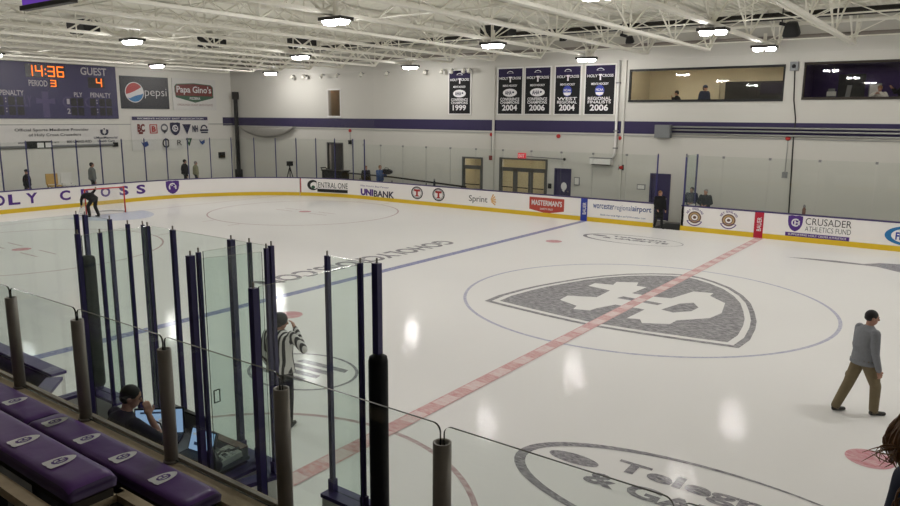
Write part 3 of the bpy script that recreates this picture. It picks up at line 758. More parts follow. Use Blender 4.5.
sign('scoreboard', 'purple scoreboard with orange digits on the end wall', 'scoreboard', o0, [
    ('case', 'scorepanel', panelfn(-1.5, 6.45, 4.36, 7.42)), ('faint_emblem', 'scoreghost', ghost), ('digit_window', 'scoreblack', windows),
    ('label_lettering', 'scorelabel', lambda q, P: (text(q, 'GUEST', 4.33, 6.86, 1.55, .44, P), text(q, 'PERIOD', 1.42, 6.12, 1.0, .34, P), text(q, 'PENALTY', -.1, 5.6, 1.22, .28, P), text(q, 'PENALTY', 4.8, 5.6, 1.24, .27, P), text(q, 'PLY', 3.84, 5.6, .5, .26, P), text(q, '1', 3.4, 5.18, .16, .3, P), text(q, '2', 3.38, 4.64, .2, .3, P), text(q, 'HOME', -1.3, 6.86, 1.3, .44, P), tick(q, P))),
    ('lit_digits', 'led', lambda q, P: (seg(q, P, '1', 1.36, 6.66, .34, .6), seg(q, P, '4', 1.82, 6.66, .4, .6), seg(q, P, '3', 2.48, 6.66, .4, .6), seg(q, P, '6', 2.98, 6.66, .4, .6), poly(q, R4(2.34, 6.78, 2.4, 6.85), P), poly(q, R4(2.34, 7.02, 2.4, 7.09), P), seg(q, P, '3', 2.58, 6.12, .32, .38), seg(q, P, '4', 5.2, 6.2, .36, .5)))])
def globe(part):
    def fn(q, P):
        cx, cz, r = 7.58, 5.97, .62; N = 24
        if part == 'w': poly(q, circ(cx, cz, r, r, 32), P)
        elif part == 'r':
            top = [(cx + .57 * math.cos(t), cz + .57 * math.sin(t)) for t in [.62 + (3.35 - .62) * i / N for i in range(N + 1)]]
            wav = [(cx - .5 + .95 * i / 10, cz - .1 + .42 * (i / 10) ** 2 + .06 * math.sin(pi * i / 10)) for i in range(11)]
            poly(q, top + wav[1:-1], P)
        else:
            bt = [(cx + .57 * math.cos(t), cz + .57 * math.sin(t)) for t in [3.75 + (6.2 - 3.75) * i / N for i in range(N + 1)]]
            wav = [(cx + .56 - 1.0 * i / 10, cz - .06 - .36 * (i / 10) ** .7 + .08 * math.sin(pi * i / 10)) for i in range(11)]
            poly(q, bt + wav[1:-1], P)
    return fn
sign('soda_sign', 'dark navy sign with red, white and blue globe beside the scoreboard', 'sign', o0, [
    ('panel', 'pepsi', panelfn(6.68, 9.92, 4.98, 6.94)), ('globe_ground', 'print', globe('w')), ('globe_red', 'printred', globe('r')), ('globe_blue', 'cyan', globe('b')),
    ('lettering', 'print', lambda q, P: text(q, 'pepsi', 8.26, 5.62, 1.5, .62, P, bold=-.012))])
badge = [(10.35, 6.15), (10.35, 6.45), (10.5, 6.6), (11.8, 6.68), (13.1, 6.6), (13.28, 6.45), (13.28, 5.75), (11.85, 5.42), (10.42, 5.75)]
def bscale(k): return [((a - 11.82) * k + 11.82, (b - 6.05) * k + 6.05) for a, b in badge]
sign('restaurant_sign', 'white sign with dark red restaurant badge on the end wall', 'sign', o0, [
    ('panel', 'white', panelfn(10.2, 13.5, 4.95, 6.96)), ('badge', 'green', lambda q, P: poly(q, bscale(1.0), P)), ('badge_red', 'maroon', lambda q, P: poly(q, [(10.42, 5.86), (10.42, 6.43), (10.55, 6.55), (11.8, 6.62), (13.08, 6.55), (13.2, 6.43), (13.2, 5.86)], P)),
    ('lettering', 'print', lambda q, P: (text(q, "Papa Gino's", 10.5, 5.93, 2.62, .56, P, bold=.02), text(q, 'PIZZERIA', 11.45, 5.62, .8, .16, P))), ('small_lettering', 'maroon', lambda q, P: text(q, 'OFFICIAL PIZZA OF HOLY CROSS ATHLETICS', 10.5, 5.22, 2.7, .12, P, bold=0))])
sign('league_banner', 'white banner with purple heading and two rows of team emblems', 'banner', o0, [
    ('sheet', 'white', lambda q, P: q.bbox(X0, X0 + .03, 7.2, 12.8, 2.4, 4.55)), ('heading', 'darkpurple', lambda q, P: poly(q, R4(7.28, 4.28, 12.72, 4.5), P)),
    ('heading_lettering', 'print', lambda q, P: text(q, "WOMEN'S HOCKEY EAST ASSOCIATION", 7.6, 4.33, 4.8, .11, P)),
    ('emblem', 'maroon', lambda q, P: (text(q, 'BC', 7.6, 3.55, .5, .5, P, bold=.05), poly(q, R4(7.68, 3.42, 7.95, 3.56), P))),
    ('emblem', 'printred', lambda q, P: ringp(text(q, 'B', 8.56, 3.55, .28, .36, P, bold=.04), R4(8.42, 3.45, 8.95, 4.02), R4(8.48, 3.5, 8.89, 3.97), P)),
    ('emblem', 'printgrey', lambda q, P: (ringp(q, circ(9.45, 3.78, .26, .28), circ(9.45, 3.8, .17, .14), P), poly(q, [(9.3, 3.62), (9.6, 3.62), (9.45, 3.4)], P))),
    ('emblem', 'printnavy', lambda q, P: poly(q, shieldpoly(10.22, 3.72, .74, .84), P)), ('emblem_letters', 'print', lambda q, P: hcmark(q, P, 10.22, 3.75, .6)),
    ('emblem', 'printnavy', lambda q, P: (poly(q, [(10.75, 4.02), (11.4, 4.02), (11.08, 3.35)], P), text(q, 'NH', 11.5, 3.5, .42, .44, P, bold=.04), ringp(q, circ(12.4, 3.72, .26, .26, 20, 0, pi), circ(12.4, 3.72, .17, .17, 20, 0, pi), P), poly(q, R4(12.08, 3.56, 12.72, 3.68), P), poly(q, R4(12.14, 3.42, 12.68, 3.5), P))),
    ('emblem', 'airblue', lambda q, P: (poly(q, [(7.75, 2.98), (7.9, 2.86), (8.2, 2.98), (8.28, 2.72), (8.05, 2.6), (7.9, 2.68)], P), poly(q, [(11.95, 3.02), (12.15, 2.86), (12.38, 3.0), (12.4, 2.8), (12.2, 2.64), (12.05, 2.78)], P))),
    ('emblem', 'printblack', lambda q, P: (ringp(q, circ(9.5, 2.82, .26, .3, 24, .6, 5.6), circ(9.5, 2.82, .18, .2, 24, .6, 5.6), P), text(q, 'R', 10.3, 2.66, .34, .34, P, bold=-.01))),
    ('emblem', 'green', lambda q, P: (text(q, 'V', 10.98, 2.6, .4, .42, P, bold=.05), poly(q, R4(10.95, 3.0, 11.4, 3.1), P)))])
sign('sponsor_banner', 'long white sports medicine banner under the scoreboard', 'banner', o0, [
    ('sheet', 'white', lambda q, P: q.bbox(X0, X0 + .04, -1.6, 6.4, 2.86, 4.0)),
    ('lettering', 'printblack', lambda q, P: (text(q, 'Official Sports Medicine Provider', .45, 3.62, 4.1, .2, P, bold=.01), text(q, 'of Holy Cross Crusaders', 1.15, 3.34, 2.9, .2, P, bold=.01), text(q, 'www.umassmemorial.org', .55, 2.96, 2.2, .15, P), text(q, '800-UMASS-RED', 3.2, 2.98, 1.45, .14, P))),
    ('logo', 'printnavy', lambda q, P: (poly(q, [(5.22, 3.72), (5.38, 3.74), (5.36, 3.54), (5.46, 3.46), (5.46, 3.38), (5.3, 3.42), (5.22, 3.55)], P), poly(q, [(5.72, 3.72), (5.56, 3.74), (5.58, 3.54), (5.48, 3.46), (5.48, 3.38), (5.64, 3.42), (5.72, 3.55)], P), poly(q, circ(5.47, 3.76, .05), P), text(q, 'UMassMemorial', 4.8, 3.18, 1.45, .14, P), text(q, 'Health Care', 5.02, 2.98, 1.05, .14, P)))])
# rolled screen housing under the banner, column and boxes in the corner
r = thing('roller_tube', 'grey roller tube along the bottom of the sponsor banner', 'tube', (XW + .12, 2, 2.84))
MB().cyl((XW + .12, -1.6, 2.82), (XW + .12, 5.95, 2.82), .07).build('tube', 'grey', r); MB().bbox(XW, XW + .22, 5.95, 6.2, 2.7, 2.95).build('motor', 'black', r)
r = thing('corner_column', 'black steel column in the corner of the end wall', 'column', (-35.2, 14.55, 0))
MB().bbox(-35.32, -35.12, 14.45, 14.65, 0, 6.2).build('shaft', 'black', r); MB().bbox(-35.4, -35.04, 14.37, 14.73, 0, .9).build('base', 'black', r); MB().bbox(-35.38, -35.06, 14.39, 14.71, 5.7, 6.2).build('bracket', 'darksteel', r)
r = thing('wall_box', 'small black box on the end wall near the corner column', 'box', (XW + .08, 13.75, 1.8)); MB().bbox(XW, XW + .15, 13.5, 13.95, 1.7, 2.1).build('case', 'black', r); MB().bbox(XW + .15, XW + .16, 13.56, 13.9, 1.76, 2.04).build('cover', 'darksteel', r)
r = thing('net_roll', 'rolled pale net sagging under the purple band in the corner', 'net', (-31, YW - .3, 3.5)); mb = MB(); rr = []
for i in range(13):
    x = -34.9 + 5.3 * i / 12; d = .12 + .62 * math.sin(pi * min(1, max(0, i / 12))) ** .7
    rr.append([(x, YW - .18 + .12 * math.cos(t), 3.9 - d / 2 + d / 2 * math.sin(t)) for t in [2 * pi * k / 10 for k in range(10)]])
mb.loft(rr).build('net', 'rolled', r, True)
MB().cyl((-35.2, YW - .18, 3.9), (-29.3, YW - .18, 3.9), .04).build('rod', 'pipe', r)

# ------------------------------------------------------------------ banners on the far wall
def banner(x0, x1, year, kind, l1, l2, label):
    z0, z1 = 4.80, 7.06; w = x1 - x0; c = w / 2
    r = thing('championship_banner', label, 'banner', ((x0 + x1) / 2, YW - .04, z0), 'championship banners on the far wall')
    MB().bbox(x0, x1, YW - .05, YW - .02, z0, z1).build('cloth', 'banner', r)
    MB().bbox(x0 - .07, x0, YW - .045, YW - .005, z0 - .05, z1 + .07).bbox(x1, x1 + .07, YW - .045, YW - .005, z0 - .05, z1 + .07).bbox(x0, x1, YW - .045, YW - .005, z1, z1 + .07).bbox(x0, x1, YW - .045, YW - .005, z0 - .05, z0).build('border', 'white', r)
    P = plane((x0, YW - .05, z0), (1, 0, 0), (0, 0, 1), .004); P2 = plane((x0, YW - .05, z0), (1, 0, 0), (0, 0, 1), .008); P3 = plane((x0, YW - .05, z0), (1, 0, 0), (0, 0, 1), .012)
    poly(MB(), R4(0, 1.85, w, 2.26), P).build('top_band', 'bannerpurple', r)
    q = MB(); text(q, 'HOLY', .08, 1.72, w * .36, .13, P2); text(q, 'CROSS', w * .57, 1.72, w * .38, .13, P2)
    poly(q, [(c - .03, 1.58), (c + .05, 1.58), (c + .05, 1.78), (c + .1, 1.8), (c + .1, 1.86), (c - .08, 1.86), (c - .08, 1.8), (c - .03, 1.78)], P2)
    ringp(q, circ(c, 2.0, .2, .14, 20, .2, 2.9), circ(c, 2.0, .17, .11, 20, .2, 2.9), P2)
    text(q, "MEN'S HOCKEY", c - w * .3, 1.36, w * .6, .11, P2)
    text(q, l1, w * .1, .66, w * .8, .15, P2); text(q, l2, w * .1, .5, w * .8, .14, P2); text(q, year, c - w * .32, .16, w * .64, .3, P2, bold=.03)
    if kind == 'oval':
        poly(q, circ(c, 1.06, .42, .2), P2); q.build('lettering', 'print', r)
        e = MB(); poly(e, circ(c + .2, 1.08, .06, .05), P3); text(e, 'AHA', c - .3, .96, .42, .2, P3, bold=.03); e.build('emblem', 'printnavy', r)
    else:
        q.build('lettering', 'print', r)
        e = MB(); poly(e, circ(c, 1.1, .24, .26), P2); e.build('emblem', 'royal', r)
        poly(MB(), [(c - .21, 1.03), (c + .21, 1.03), (c + .17, .92), (c, .87), (c - .17, .92)], P3).build('emblem_band', 'print', r); text(MB(), 'NCAA', c - .19, 1.08, .38, .12, P3).build('emblem_letters', 'print', r)
banner(-17.08, -15.7, '1999', 'oval', 'CONFERENCE', 'CHAMPIONS', 'black banner reading 1999, hung apart from the other four')
banner(-13.92, -12.5, '2004', 'oval', 'CONFERENCE', 'CHAMPIONS', 'black 2004 banner with white oval emblem')
banner(-12.3, -10.9, '2006', 'oval', 'CONFERENCE', 'CHAMPIONS', 'black 2006 banner with white oval emblem')
banner(-10.6, -9.27, '2004', 'ball', 'WEST', 'REGIONAL', 'black 2004 banner with round blue emblem')
banner(-8.98, -7.5, '2006', 'ball', 'REGIONAL', 'FINALISTS', 'black 2006 banner with round blue emblem beside the pipe')

# ------------------------------------------------------------------ services on the far wall
r = thing('drain_pipe', 'white vertical pipe between the banners and the press window', 'pipe', (-7.3, YW - .1, 2.7))
px = -7.3
MB().tube([(px, YW - .1, 7.24), (px, YW - .1, 2.95), (px - .15, YW - .1, 2.72)], .06, 10).build('pipe', 'white', r, True)
for z in (6.2, 4.0, 3.2): MB().bbox(px - .1, px + .1, YW - .16, YW, z, z + .06).build('clamp', 'grey', r)
r = thing('unit_heater', 'white wall heater at the foot of the vertical pipe', 'heater', (-7.9, YW - .2, 2.35))
MB().bbox(-8.48, -7.42, YW - .3, YW, 2.45, 2.72).build('casing', 'white', r); MB().bbox(-8.4, -7.5, YW - .26, YW - .02, 2.40, 2.45).build('grille', 'darksteel', r); MB().bbox(-8.5, -7.40, YW - .32, YW, 2.72, 2.76).build('lid', 'grey', r)
r = thing('electrical_box', 'grey electrical box with three conduits below the purple band', 'box', (-5.0, YW - .15, 3.74))
MB().bbox(-5.37, -4.66, YW - .28, YW, 3.76, 4.34).build('case', 'greybox', r); MB().bbox(-5.33, -4.70, YW - .3, YW - .28, 3.80, 4.30).build('cover', 'greybox', r)
for z in (4.26, 4.12, 3.96): MB().cyl((-4.66, YW - .12, z), (20, YW - .12, z), .038, n=10).build('conduit', 'pipe', r, True)
def alarm(x, zt, zb, label, box='grey'):
    r = thing('fire_alarm', label, 'alarm', (x, YW - .1, zb), 'red alarms on the far wall')
    MB().lathe((x, YW, zt), (x, YW - .1, zt), [(0, .1), (.06, .1), (.1, .05)], 14).build('bell', 'printred', r, True)
    if zt - zb > .1:
        MB().cyl((x, YW - .03, zt), (x, YW - .03, zb), .02, n=8).build('conduit', 'pipe', r); MB().bbox(x - .1, x + .1, YW - .1, YW, zb - .12, zb + .12).build('pull_box', box, r)
alarm(.2, 3.86, 2.36, 'red alarm with grey box hanging below it, right of the gate')
alarm(-14.3, 3.72, 2.5, 'red alarm with drop box between the two glass doorways', 'maroon')
alarm(-10.35, 3.72, 3.72, 'small red alarm above the purple door')
alarm(-7.08, 3.7, 3.7, 'small red alarm right of the vertical pipe')
alarm(-24.6, 3.75, 3.05, 'dark alarm with drop box right of the far left doorway', 'black')
r = thing('alarm_horn', 'red horn hung on the wall near the heater', 'alarm', (-7.4, YW - .1, 2.3)); MB().cyl((-6.98, YW, 2.33), (-6.98, YW - .12, 2.33), .11, .07).build('horn', 'printred', r, True); MB().bbox(-7.1, -6.86, YW - .04, YW, 2.2, 2.46).build('plate', 'darksteel', r)
r = thing('exit_sign', 'red lit exit sign above the glass double doors', 'exit sign', (-12.4, YW - .1, 2.6))
MB().bbox(-12.62, -12.18, YW - .1, YW - .02, 2.55, 2.82).build('case', 'exit', r); text(MB(), 'EXIT', -.17, .05, .34, .16, plane((-12.4, YW - .105, 2.55), (1, 0, 0), (0, 0, 1))).build('lettering', 'print', r)
r = thing('rod_bracket', 'thin grey rod running right from the exit sign', 'rod', (-11, YW - .1, 2.68)); MB().cyl((-12.1, YW - .08, 2.66), (-9.95, YW - .08, 2.6), .025).build('rod', 'grey', r); MB().ell((-9.95, YW - .08, 2.6), (.07, .07, .07)).build('knob', 'darksteel', r, True)
r = thing('wall_conduit', 'thin black cable running down the wall right of the gate', 'cable', (.4, YW - .03, .7)); MB().tube([(.2, YW - .03, 6.8), (.28, YW - .03, 5.4), (.42, YW - .04, 4.6), (.4, YW - .03, 3.9), (.5, YW - .03, .5)], .025, 8).build('cable', 'darksteel', r, True)
r = thing('cable_hook', 'small grey box with cable between the two press windows', 'box', (.2, YW - .08, 6.7)); MB().bbox(.05, .35, YW - .2, YW, 6.55, 6.9).build('case', 'greybox', r); MB().lathe((.2, YW - .2, 6.72), (.2, YW - .28, 6.72), [(0, .08), (.06, .06)]).build('lens', 'black', r, True)
r = thing('card_reader', 'small dark box right of the glass double doors', 'box', (-10.75, YW - .04, 1.2)); MB().bbox(-10.82, -10.66, YW - .08, YW, 1.1, 1.35).build('case', 'black', r); MB().bbox(-10.79, -10.69, YW - .09, YW - .08, 1.2, 1.3).build('keypad', 'darksteel', r)
r = thing('notice_frame', 'small framed notice right of the purple door by the glass doors', 'notice', (-9.2, YW - .04, 1.5)); MB().bbox(-9.4, -9.1, YW - .04, YW, 1.35, 1.75).build('frame', 'grey', r); MB().bbox(-9.36, -9.14, YW - .05, YW - .04, 1.39, 1.71).build('sheet', 'white', r)
r = thing('notice_frame', 'small framed notice left of the purple door behind the gate', 'notice', (-6, YW - .04, 1.5)); MB().bbox(-6.15, -5.75, YW - .04, YW, 1.35, 1.6).build('frame', 'grey', r); MB().bbox(-6.11, -5.79, YW - .05, YW - .04, 1.39, 1.56).build('sheet', 'white', r)
# row of little hooks / spot lamps under the roof at the far left, and three round ones by the 1999 banner
def spot(x, label):
    r = thing('wall_spotlight', label, 'lamp', (x, YW - .2, 7.0), 'little spot lamps under the roof')
    MB().tube([(x, YW, 7.1), (x, YW - .2, 7.16), (x + .05, YW - .3, 7.1)], .03, 8).build('arm', 'grey', r, True); MB().cyl((x + .05, YW - .3, 7.12), (x + .1, YW - .42, 6.95), .06, .11).build('hood', 'steelwhite', r, True)
for i, x in enumerate((-17.45, -16.8, -16.0, -15.65)): spot(x, 'grey spot lamp above the 1999 banner, %s from the left' % ORDW[i])
for i, x in enumerate((-29.4, -28.3, -26.7, -25.4, -23.4, -21.4, -18.6)): spot(x, 'grey spot lamp under the roof left of the banners, %s from the corner' % ORDW[i])

# ------------------------------------------------------------------ roof trusses, pipes, lamps
ZB, ZT = 7.36, 8.58
tr = thing('roof_truss', '', 'roof truss', (0, 0, ZB), 'white steel roof trusses across the rink')
YE = 13.0
mb = MB()
for dx in (-.06, .06): mb.bbox(dx - .045, dx + .045, -25, YE, ZB - .045, ZB + .045)
mb.build('bottom_chord', 'steelwhite', tr)
mb = MB()
for dx in (-.06, .06): mb.bbox(dx - .045, dx + .045, -25.5, YW, ZT, ZT + .1)
mb.build('top_chord', 'steelwhite', tr)
NP = 4.1
nodes = [YE - NP * i for i in range(10)]
dm = None; vm = None; bm2 = None
def web(y0, z0, y1, z1, r=.032, dx=0):
    return MB().cyl((dx, y0, z0), (dx, y1, z1), r, n=6)
webs = []
for i, y in enumerate(nodes):
    if i == 0:
        q = MB(); a = Vector((0, y, ZB)); b = Vector((0, YW - .25, ZT)); d = b - a
        q.box((a + b) / 2, (.12, d.length, .1), R=Matrix.Rotation(math.atan2(d.z, d.y), 3, 'X')); q.build('end_strut', 'steelwhite', tr)
    else: web(y, ZB, y + NP / 2, ZT).build('web_member', 'steelwhite', tr)
    web(y, ZB, y - NP / 2, ZT).build('web_member', 'steelwhite', tr)
    web(y, ZB, y, ZT, .026, .05).build('web_member', 'steelwhite', tr); web(y - .12, ZB, y + (-.75), ZT, .022, -.05).build('web_member', 'steelwhite', tr)
xs = [-.15 + 2.6 * k for k in range(-13, 5)]
tn = len(xs)
tr.location.x = xs[-1]; tr['label'] = 'white steel roof truss overhead, first of the row counted from the right'
for i, x in enumerate(reversed(xs[:-1])):
    copy_tree(tr, (x, 0, ZB), 'white steel roof truss, %s of the row counted from the right' % ORDW[i + 1])
def rod(y, z, r, m, name, label, cat, x0=-36, x1=14):
    o = MB().cyl((x0, y, z), (x1, y, z), r, n=10).build(name, m, smooth=True); return tag(o, label, cat)
for i, (y, z) in enumerate(((13.9, ZT - .3), (14.2, ZT - .75))): rod(y, z, .07, ('steelwhite', 'steel')[i], 'sprinkler_pipe', ('white pipe close under the roof along the far wall', 'grey pipe below the white one along the far wall')[i], 'pipe')
rod(11.2, ZT - .32, .14, 'darksteel', 'heating_duct', 'dark round duct running under the roof above the banners', 'duct', -24, 14)
# bridging between the trusses
n = 0
for y in (11.0, 4.9, -1.3, -7.4):
    for z in (ZB + .06, ZT - .06):
        o = MB().cyl((xs[0], y, z), (xs[-1], y, z), .022, n=6).build('bridging_rod', 'steelwhite')
        tag(o, 'thin %s rod linking the roof trusses, %s from the far wall' % (('lower', 'upper')[n % 2], ORDW[n // 2]), 'rod', 'bridging rods'); n += 1
mb = MB()
n = 0
for y in (11.0, 4.9, -1.3):
    for k in range(tn - 1):
        a, b = xs[k], xs[k + 1]
        if b < -26: continue
        o = thing('cross_brace', 'X brace between %s and %s trusses from the right in the %s brace row' % (ORDW[tn - 1 - k], ORDW[tn - 2 - k], ORDW[n]), 'brace', ((a + b) / 2, y, ZB), 'X braces between trusses')
        MB().cyl((a, y + .03, ZB), (b, y + .03, ZT), .02, n=6).build('rod', 'steelwhite', o); MB().cyl((a, y - .03, ZT), (b, y - .03, ZB), .02, n=6).build('rod', 'steelwhite', o)
    n += 1
# dark hanging unit heaters and vents seen between the trusses
for (x, y, lb) in ((-24.6, -1.2, 'dark vent under the roof above the scoreboard clock'), (-25.2, 5.6, 'dark vent under the roof above the restaurant sign'), (-21.9, 8.6, 'dark vent under the roof left of the 1999 banner'), (-10.7, 9.6, 'dark vent under the roof above the 2004 banners')):
    r = thing('roof_vent', lb, 'vent', (x, y, 8.0))
    MB().bbox(x - .7, x + .7, y - .35, y + .35, 8.02, 8.5).build('case', 'black', r)
    mb = MB()
    for k in range(5): mb.bbox(x - .62, x + .62, y - .3 + .13 * k, y - .26 + .13 * k, 7.98, 8.02)
    mb.build('louvre', 'darksteel', r)
# loudspeakers
def speaker(x, y, z, lb, size=1.):
    r = thing('loudspeaker', lb, 'loudspeaker', (x, y, z), 'black loudspeakers under the trusses')
    R = Matrix.Rotation(.35, 3, 'X')
    mb = MB(); pr = []
    for k, (zz, a, b) in enumerate(((.22, .12, .12), (.2, .18, .16), (0, .24, .2), (-.2, .28, .24), (-.25, .26, .22))):
        pr.append([Vector((x, y, z)) + R @ Vector((math.copysign(abs(math.cos(t)) ** .5, math.cos(t)) * a * size, math.copysign(abs(math.sin(t)) ** .5, math.sin(t)) * b * size, zz * size)) for t in [2 * pi * i / 16 for i in range(16)]])
    mb.loft(pr).build('cabinet', 'black', r, True)
    MB().cyl((x - .12, y, z + .12), (x - .4, y, z + .2), .06).build('yoke', 'black', r); MB().cyl((x - .32, y, z + .18), (x - .32, y, ZT - .05), .02).build('hanger', 'darksteel', r)
speaker(.9, 10.2, 7.7, 'black loudspeaker hanging between the two press windows')
speaker(-5.3, 11.0, 7.75, 'black loudspeaker hanging above the last 2006 banner', .6); speaker(-8.1, 10.6, 7.95, 'black loudspeaker hanging above the two 2004 banners', .55)
# floodlights: twin LED lenses under a dark housing
def lampfix(x, y, label):
    r = thing('floodlight', label, 'floodlight', (x, y, 7.1), 'twin floodlights hung over the ice')
    MB().bbox(x - .42, x + .42, y - .26, y + .26, 7.15, 7.24).build('housing', 'darksteel', r)
    MB().bbox(x - .05, x + .05, y - .05, y + .05, 7.27, ZB + .3).build('hanger', 'steelwhite', r)
    for s in (-1, 1):
        a, b = x + s * .21, .15
        q = MB().add([(a - b, y - .17, 7.15), (a + b, y - .17, 7.15), (a + b, y + .17, 7.15), (a - b, y + .17, 7.15), (a - b * .8, y - .12, 7.05), (a + b * .8, y - .12, 7.05), (a + b * .8, y + .12, 7.05), (a - b * .8, y + .12, 7.05)],
            [(0, 1, 2, 3), (7, 6, 5, 4), (0, 4, 5, 1), (1, 5, 6, 2), (2, 6, 7, 3), (3, 7, 4, 0)], [1, 0, 1, 1, 1, 1])
        q.build('lens', ['lamp', 'lampside' if x > -28 else 'lampfar'], r)
    return r
LB = {0: 'right of the banners', 1: 'above the banners', 2: 'left of the banners', 3: 'deep over the goal end'}
rowsY = ((12.3, 'nearest the far wall'), (4.75, 'second row from the far wall'), (-3.05, 'third row from the far wall'), (-10.8, 'fourth row from the far wall'))
for i, x in enumerate((-.1, -7.8, -17.8, -28.8)):
    for j, (y, lb) in enumerate(rowsY):
        yy = 10.9 if (i == 0 and j == 0) else y
        lampfix(x, yy, 'twin white floodlight %s, %s' % (lb, LB[i]))
for i, x in enumerate((8, 17, 27)):
    for j, (y, lb) in enumerate(rowsY[:3] if i == 0 else rowsY):
        lampfix(x, y, 'twin floodlight right of the picture, %s column, %s' % (ORDW[i], lb))
# hanging purple banner at the top left
r = thing('hanging_screen', 'lit purple screen hanging from the roof at the top left', 'screen', (-6.4, -11.4, 6.5))
R = Matrix.Rotation(.0, 3, 'Z')
MB().bbox(-7.3, -5.6, -11.3, -11.24, 6.5, 7.3).build('display', 'violetscreen', r); MB().bbox(-7.35, -5.55, -11.33, -11.21, 6.42, 6.5).build('hem_bar', 'darksteel', r)
text(MB(), 'CRUSADERS', -7.2, 6.6, 1.4, .25, plane((0, -11.3, 0), (1, 0, 0), (0, 0, 1), .006)).build('lettering', 'print', r)

# ------------------------------------------------------------------ near boards and timekeeper / penalty boxes
YN, ZG = -13.0, 3.40
def nboard(label, x0, x1):
    r = thing('dasher_board', label, 'rink board', ((x0 + x1) / 2, YN, 0), 'near side boards')
    MB().bbox(x0, x1, YN - .1, YN + .06, 0, 1.0).build('board_panel', 'board', r)
    MB().bbox(x0, x1, YN - .12, YN + .09, 1.0, 1.04).build('cap_rail', 'purple', r)
    MB().bbox(x0, x1, YN + .06, YN + .075, .002, .2).build('kick_plate', 'yellow', r)
    return r
b = nboard('near boards of the players bench with purple top, behind the rail glass', -16, -3.45)
MB().bbox(-16, -3.45, YN - .13, YN - .1, .1, .98).build('back_panel', 'black', b)
nboard('short near board between the bench gate and the left penalty box', -2.56, -1.76)
nboard('near board in front of the timekeeper table', -1.08, 1.19)
nboard('near board with purple sill under the last penalty box pane', 1.92, 2.6)
nboard('near boards running out of the picture below the rail glass', 2.62, 20)
GN = 'tall panes around the timekeeper and penalty boxes'
def npane(p0, p1, label, zb=1.04, zt=ZG - .03):
    p0 = Vector(p0 + (0,)); p1 = Vector(p1 + (0,)); d = (p1 - p0); L = d.length; d.normalize()
    p = thing('glass_screen', label, 'glass pane', (p0.x / 2 + p1.x / 2, p0.y / 2 + p1.y / 2, zb), GN)
    n = d.cross(Vector((0, 0, 1)))
    mb = MB().prism([(.02, 0), (L - .02, 0), (L - .02, zt - zb), (.02, zt - zb)], p0 - n * .006 + Vector((0, 0, zb)), d, (0, 0, 1), .012, 0, 1)
    mb.build('sheet', ['glassnear', 'glassedge'], p); return p
def npost(x, y, label, w=.06, zb=1.04, zt=ZG, pad=None):
    p = thing('glass_post', label, 'post', (x, y, zb), 'navy posts of the timekeeper and penalty boxes')
    MB().bbox(x - w / 2, x + w / 2, y - w / 2, y + w / 2, zb, zt - .03).build('upright', 'post', p)
    MB().bbox(x - .006, x + .006, y - .006, y + .006, zt - .03, zt + .015).build('pin', 'steel', p)
    MB().bbox(x - w / 2 - .012, x + w / 2 + .012, y - w / 2 - .012, y + w / 2 + .012, zb, zb + .12).build('shoe', 'purple', p)
    if pad:
        MB().lathe((x + .02, y - .02, pad[0]), (x + .02, y - .02, pad[1]), [(0, .075), (.03, .088), (pad[1] - pad[0] - .06, .088), (pad[1] - pad[0] - .02, .08), (pad[1] - pad[0], .045)], 18).build('padding', 'pad', p, True, label='black vinyl padding')
    return p
npost(-2.53, YN - .03, 'navy post at the left end of the left penalty box', .045)
npost(-2.41, YN + .02, 'padded navy post at the left end of the left penalty box', .05, 1.04, ZG, (1.1, 2.85))
npost(-1.78, YN, 'navy post left of the left penalty box gate', .042)
npost(-1.24, -13.08, 'navy hinge post of the open left penalty gate', .038)
npost(-1.06, YN, 'navy post right of the left penalty box gate', .032)
npost(-.93, YN - .02, 'navy post at the front left corner of the timekeeper box', .04)
npost(-.46, YN, 'navy post in the left half of the timekeeper front glass', .048)
npost(.57, YN, 'navy post in the right half of the timekeeper front glass', .06)
npost(.86, YN, 'navy post at the front right corner of the timekeeper box', .036)
npost(1.17, YN + .02, 'navy post beside the open right penalty box gate', .042)
npost(1.97, YN, 'navy post at the left of the last penalty box pane', .042)
npost(2.44, YN - .06, 'thin navy post next to the padded one of the right penalty box', .036)
npost(2.56, YN + .02, 'padded navy post at the right end of the right penalty box', .062, 1.04, ZG, (.9, 2.55))
npost(-.87, -13.61, 'navy back post of the left side pane of the timekeeper box', .036, .2)
npost(.92, -13.63, 'navy back post of the right side pane of the timekeeper box', .036, .2)
npost(-.99, -13.79, 'navy end post of the open left penalty gate', .045, 1.04)
npost(1.0, -13.77, 'thick navy end post of the open right penalty gate', .06, 1.04)
npost(1.24, -13.10, 'navy hinge post of the open right penalty gate', .036)
npost(2.46, -14.23, 'navy back post of the right penalty box side pane', .055, .2)
npost(-2.5, -14.23, 'navy back post of the left penalty box side pane', .055, .2)
npane((-2.41, YN), (-1.78, YN), 'near pane left of the left penalty gate')
npane((-1.06, YN), (-.93, YN), 'very narrow near pane at the front left corner of the timekeeper box')
npane((-.93, YN), (-.46, YN), 'first front pane of the timekeeper box from the left')
npane((-.46, YN), (.57, YN), 'wide front pane of the timekeeper box')
npane((.57, YN), (.86, YN), 'last front pane of the timekeeper box before the right corner')
npane((.86, YN), (1.17, YN), 'very narrow near pane at the front right corner of the timekeeper box')
npane((1.97, YN), (2.54, YN), 'near pane standing on the purple sill by the padded post')
npane((-.9, YN - .03), (-.88, -13.6), 'left side pane of the timekeeper box')
q = npane((.92, YN - .03), (.92, -13.6), 'right side pane of the timekeeper box, with a slot')
MB().ring([(0, 0), (.07, 0), (.07, .13), (0, .13)], [(.006, .006), (.064, .006), (.064, .124), (.006, .124)], (.93, -13.56, 1.86), (0, 1, 0), (0, 0, 1), .012).build('pass_slot', 'glassedge', q)
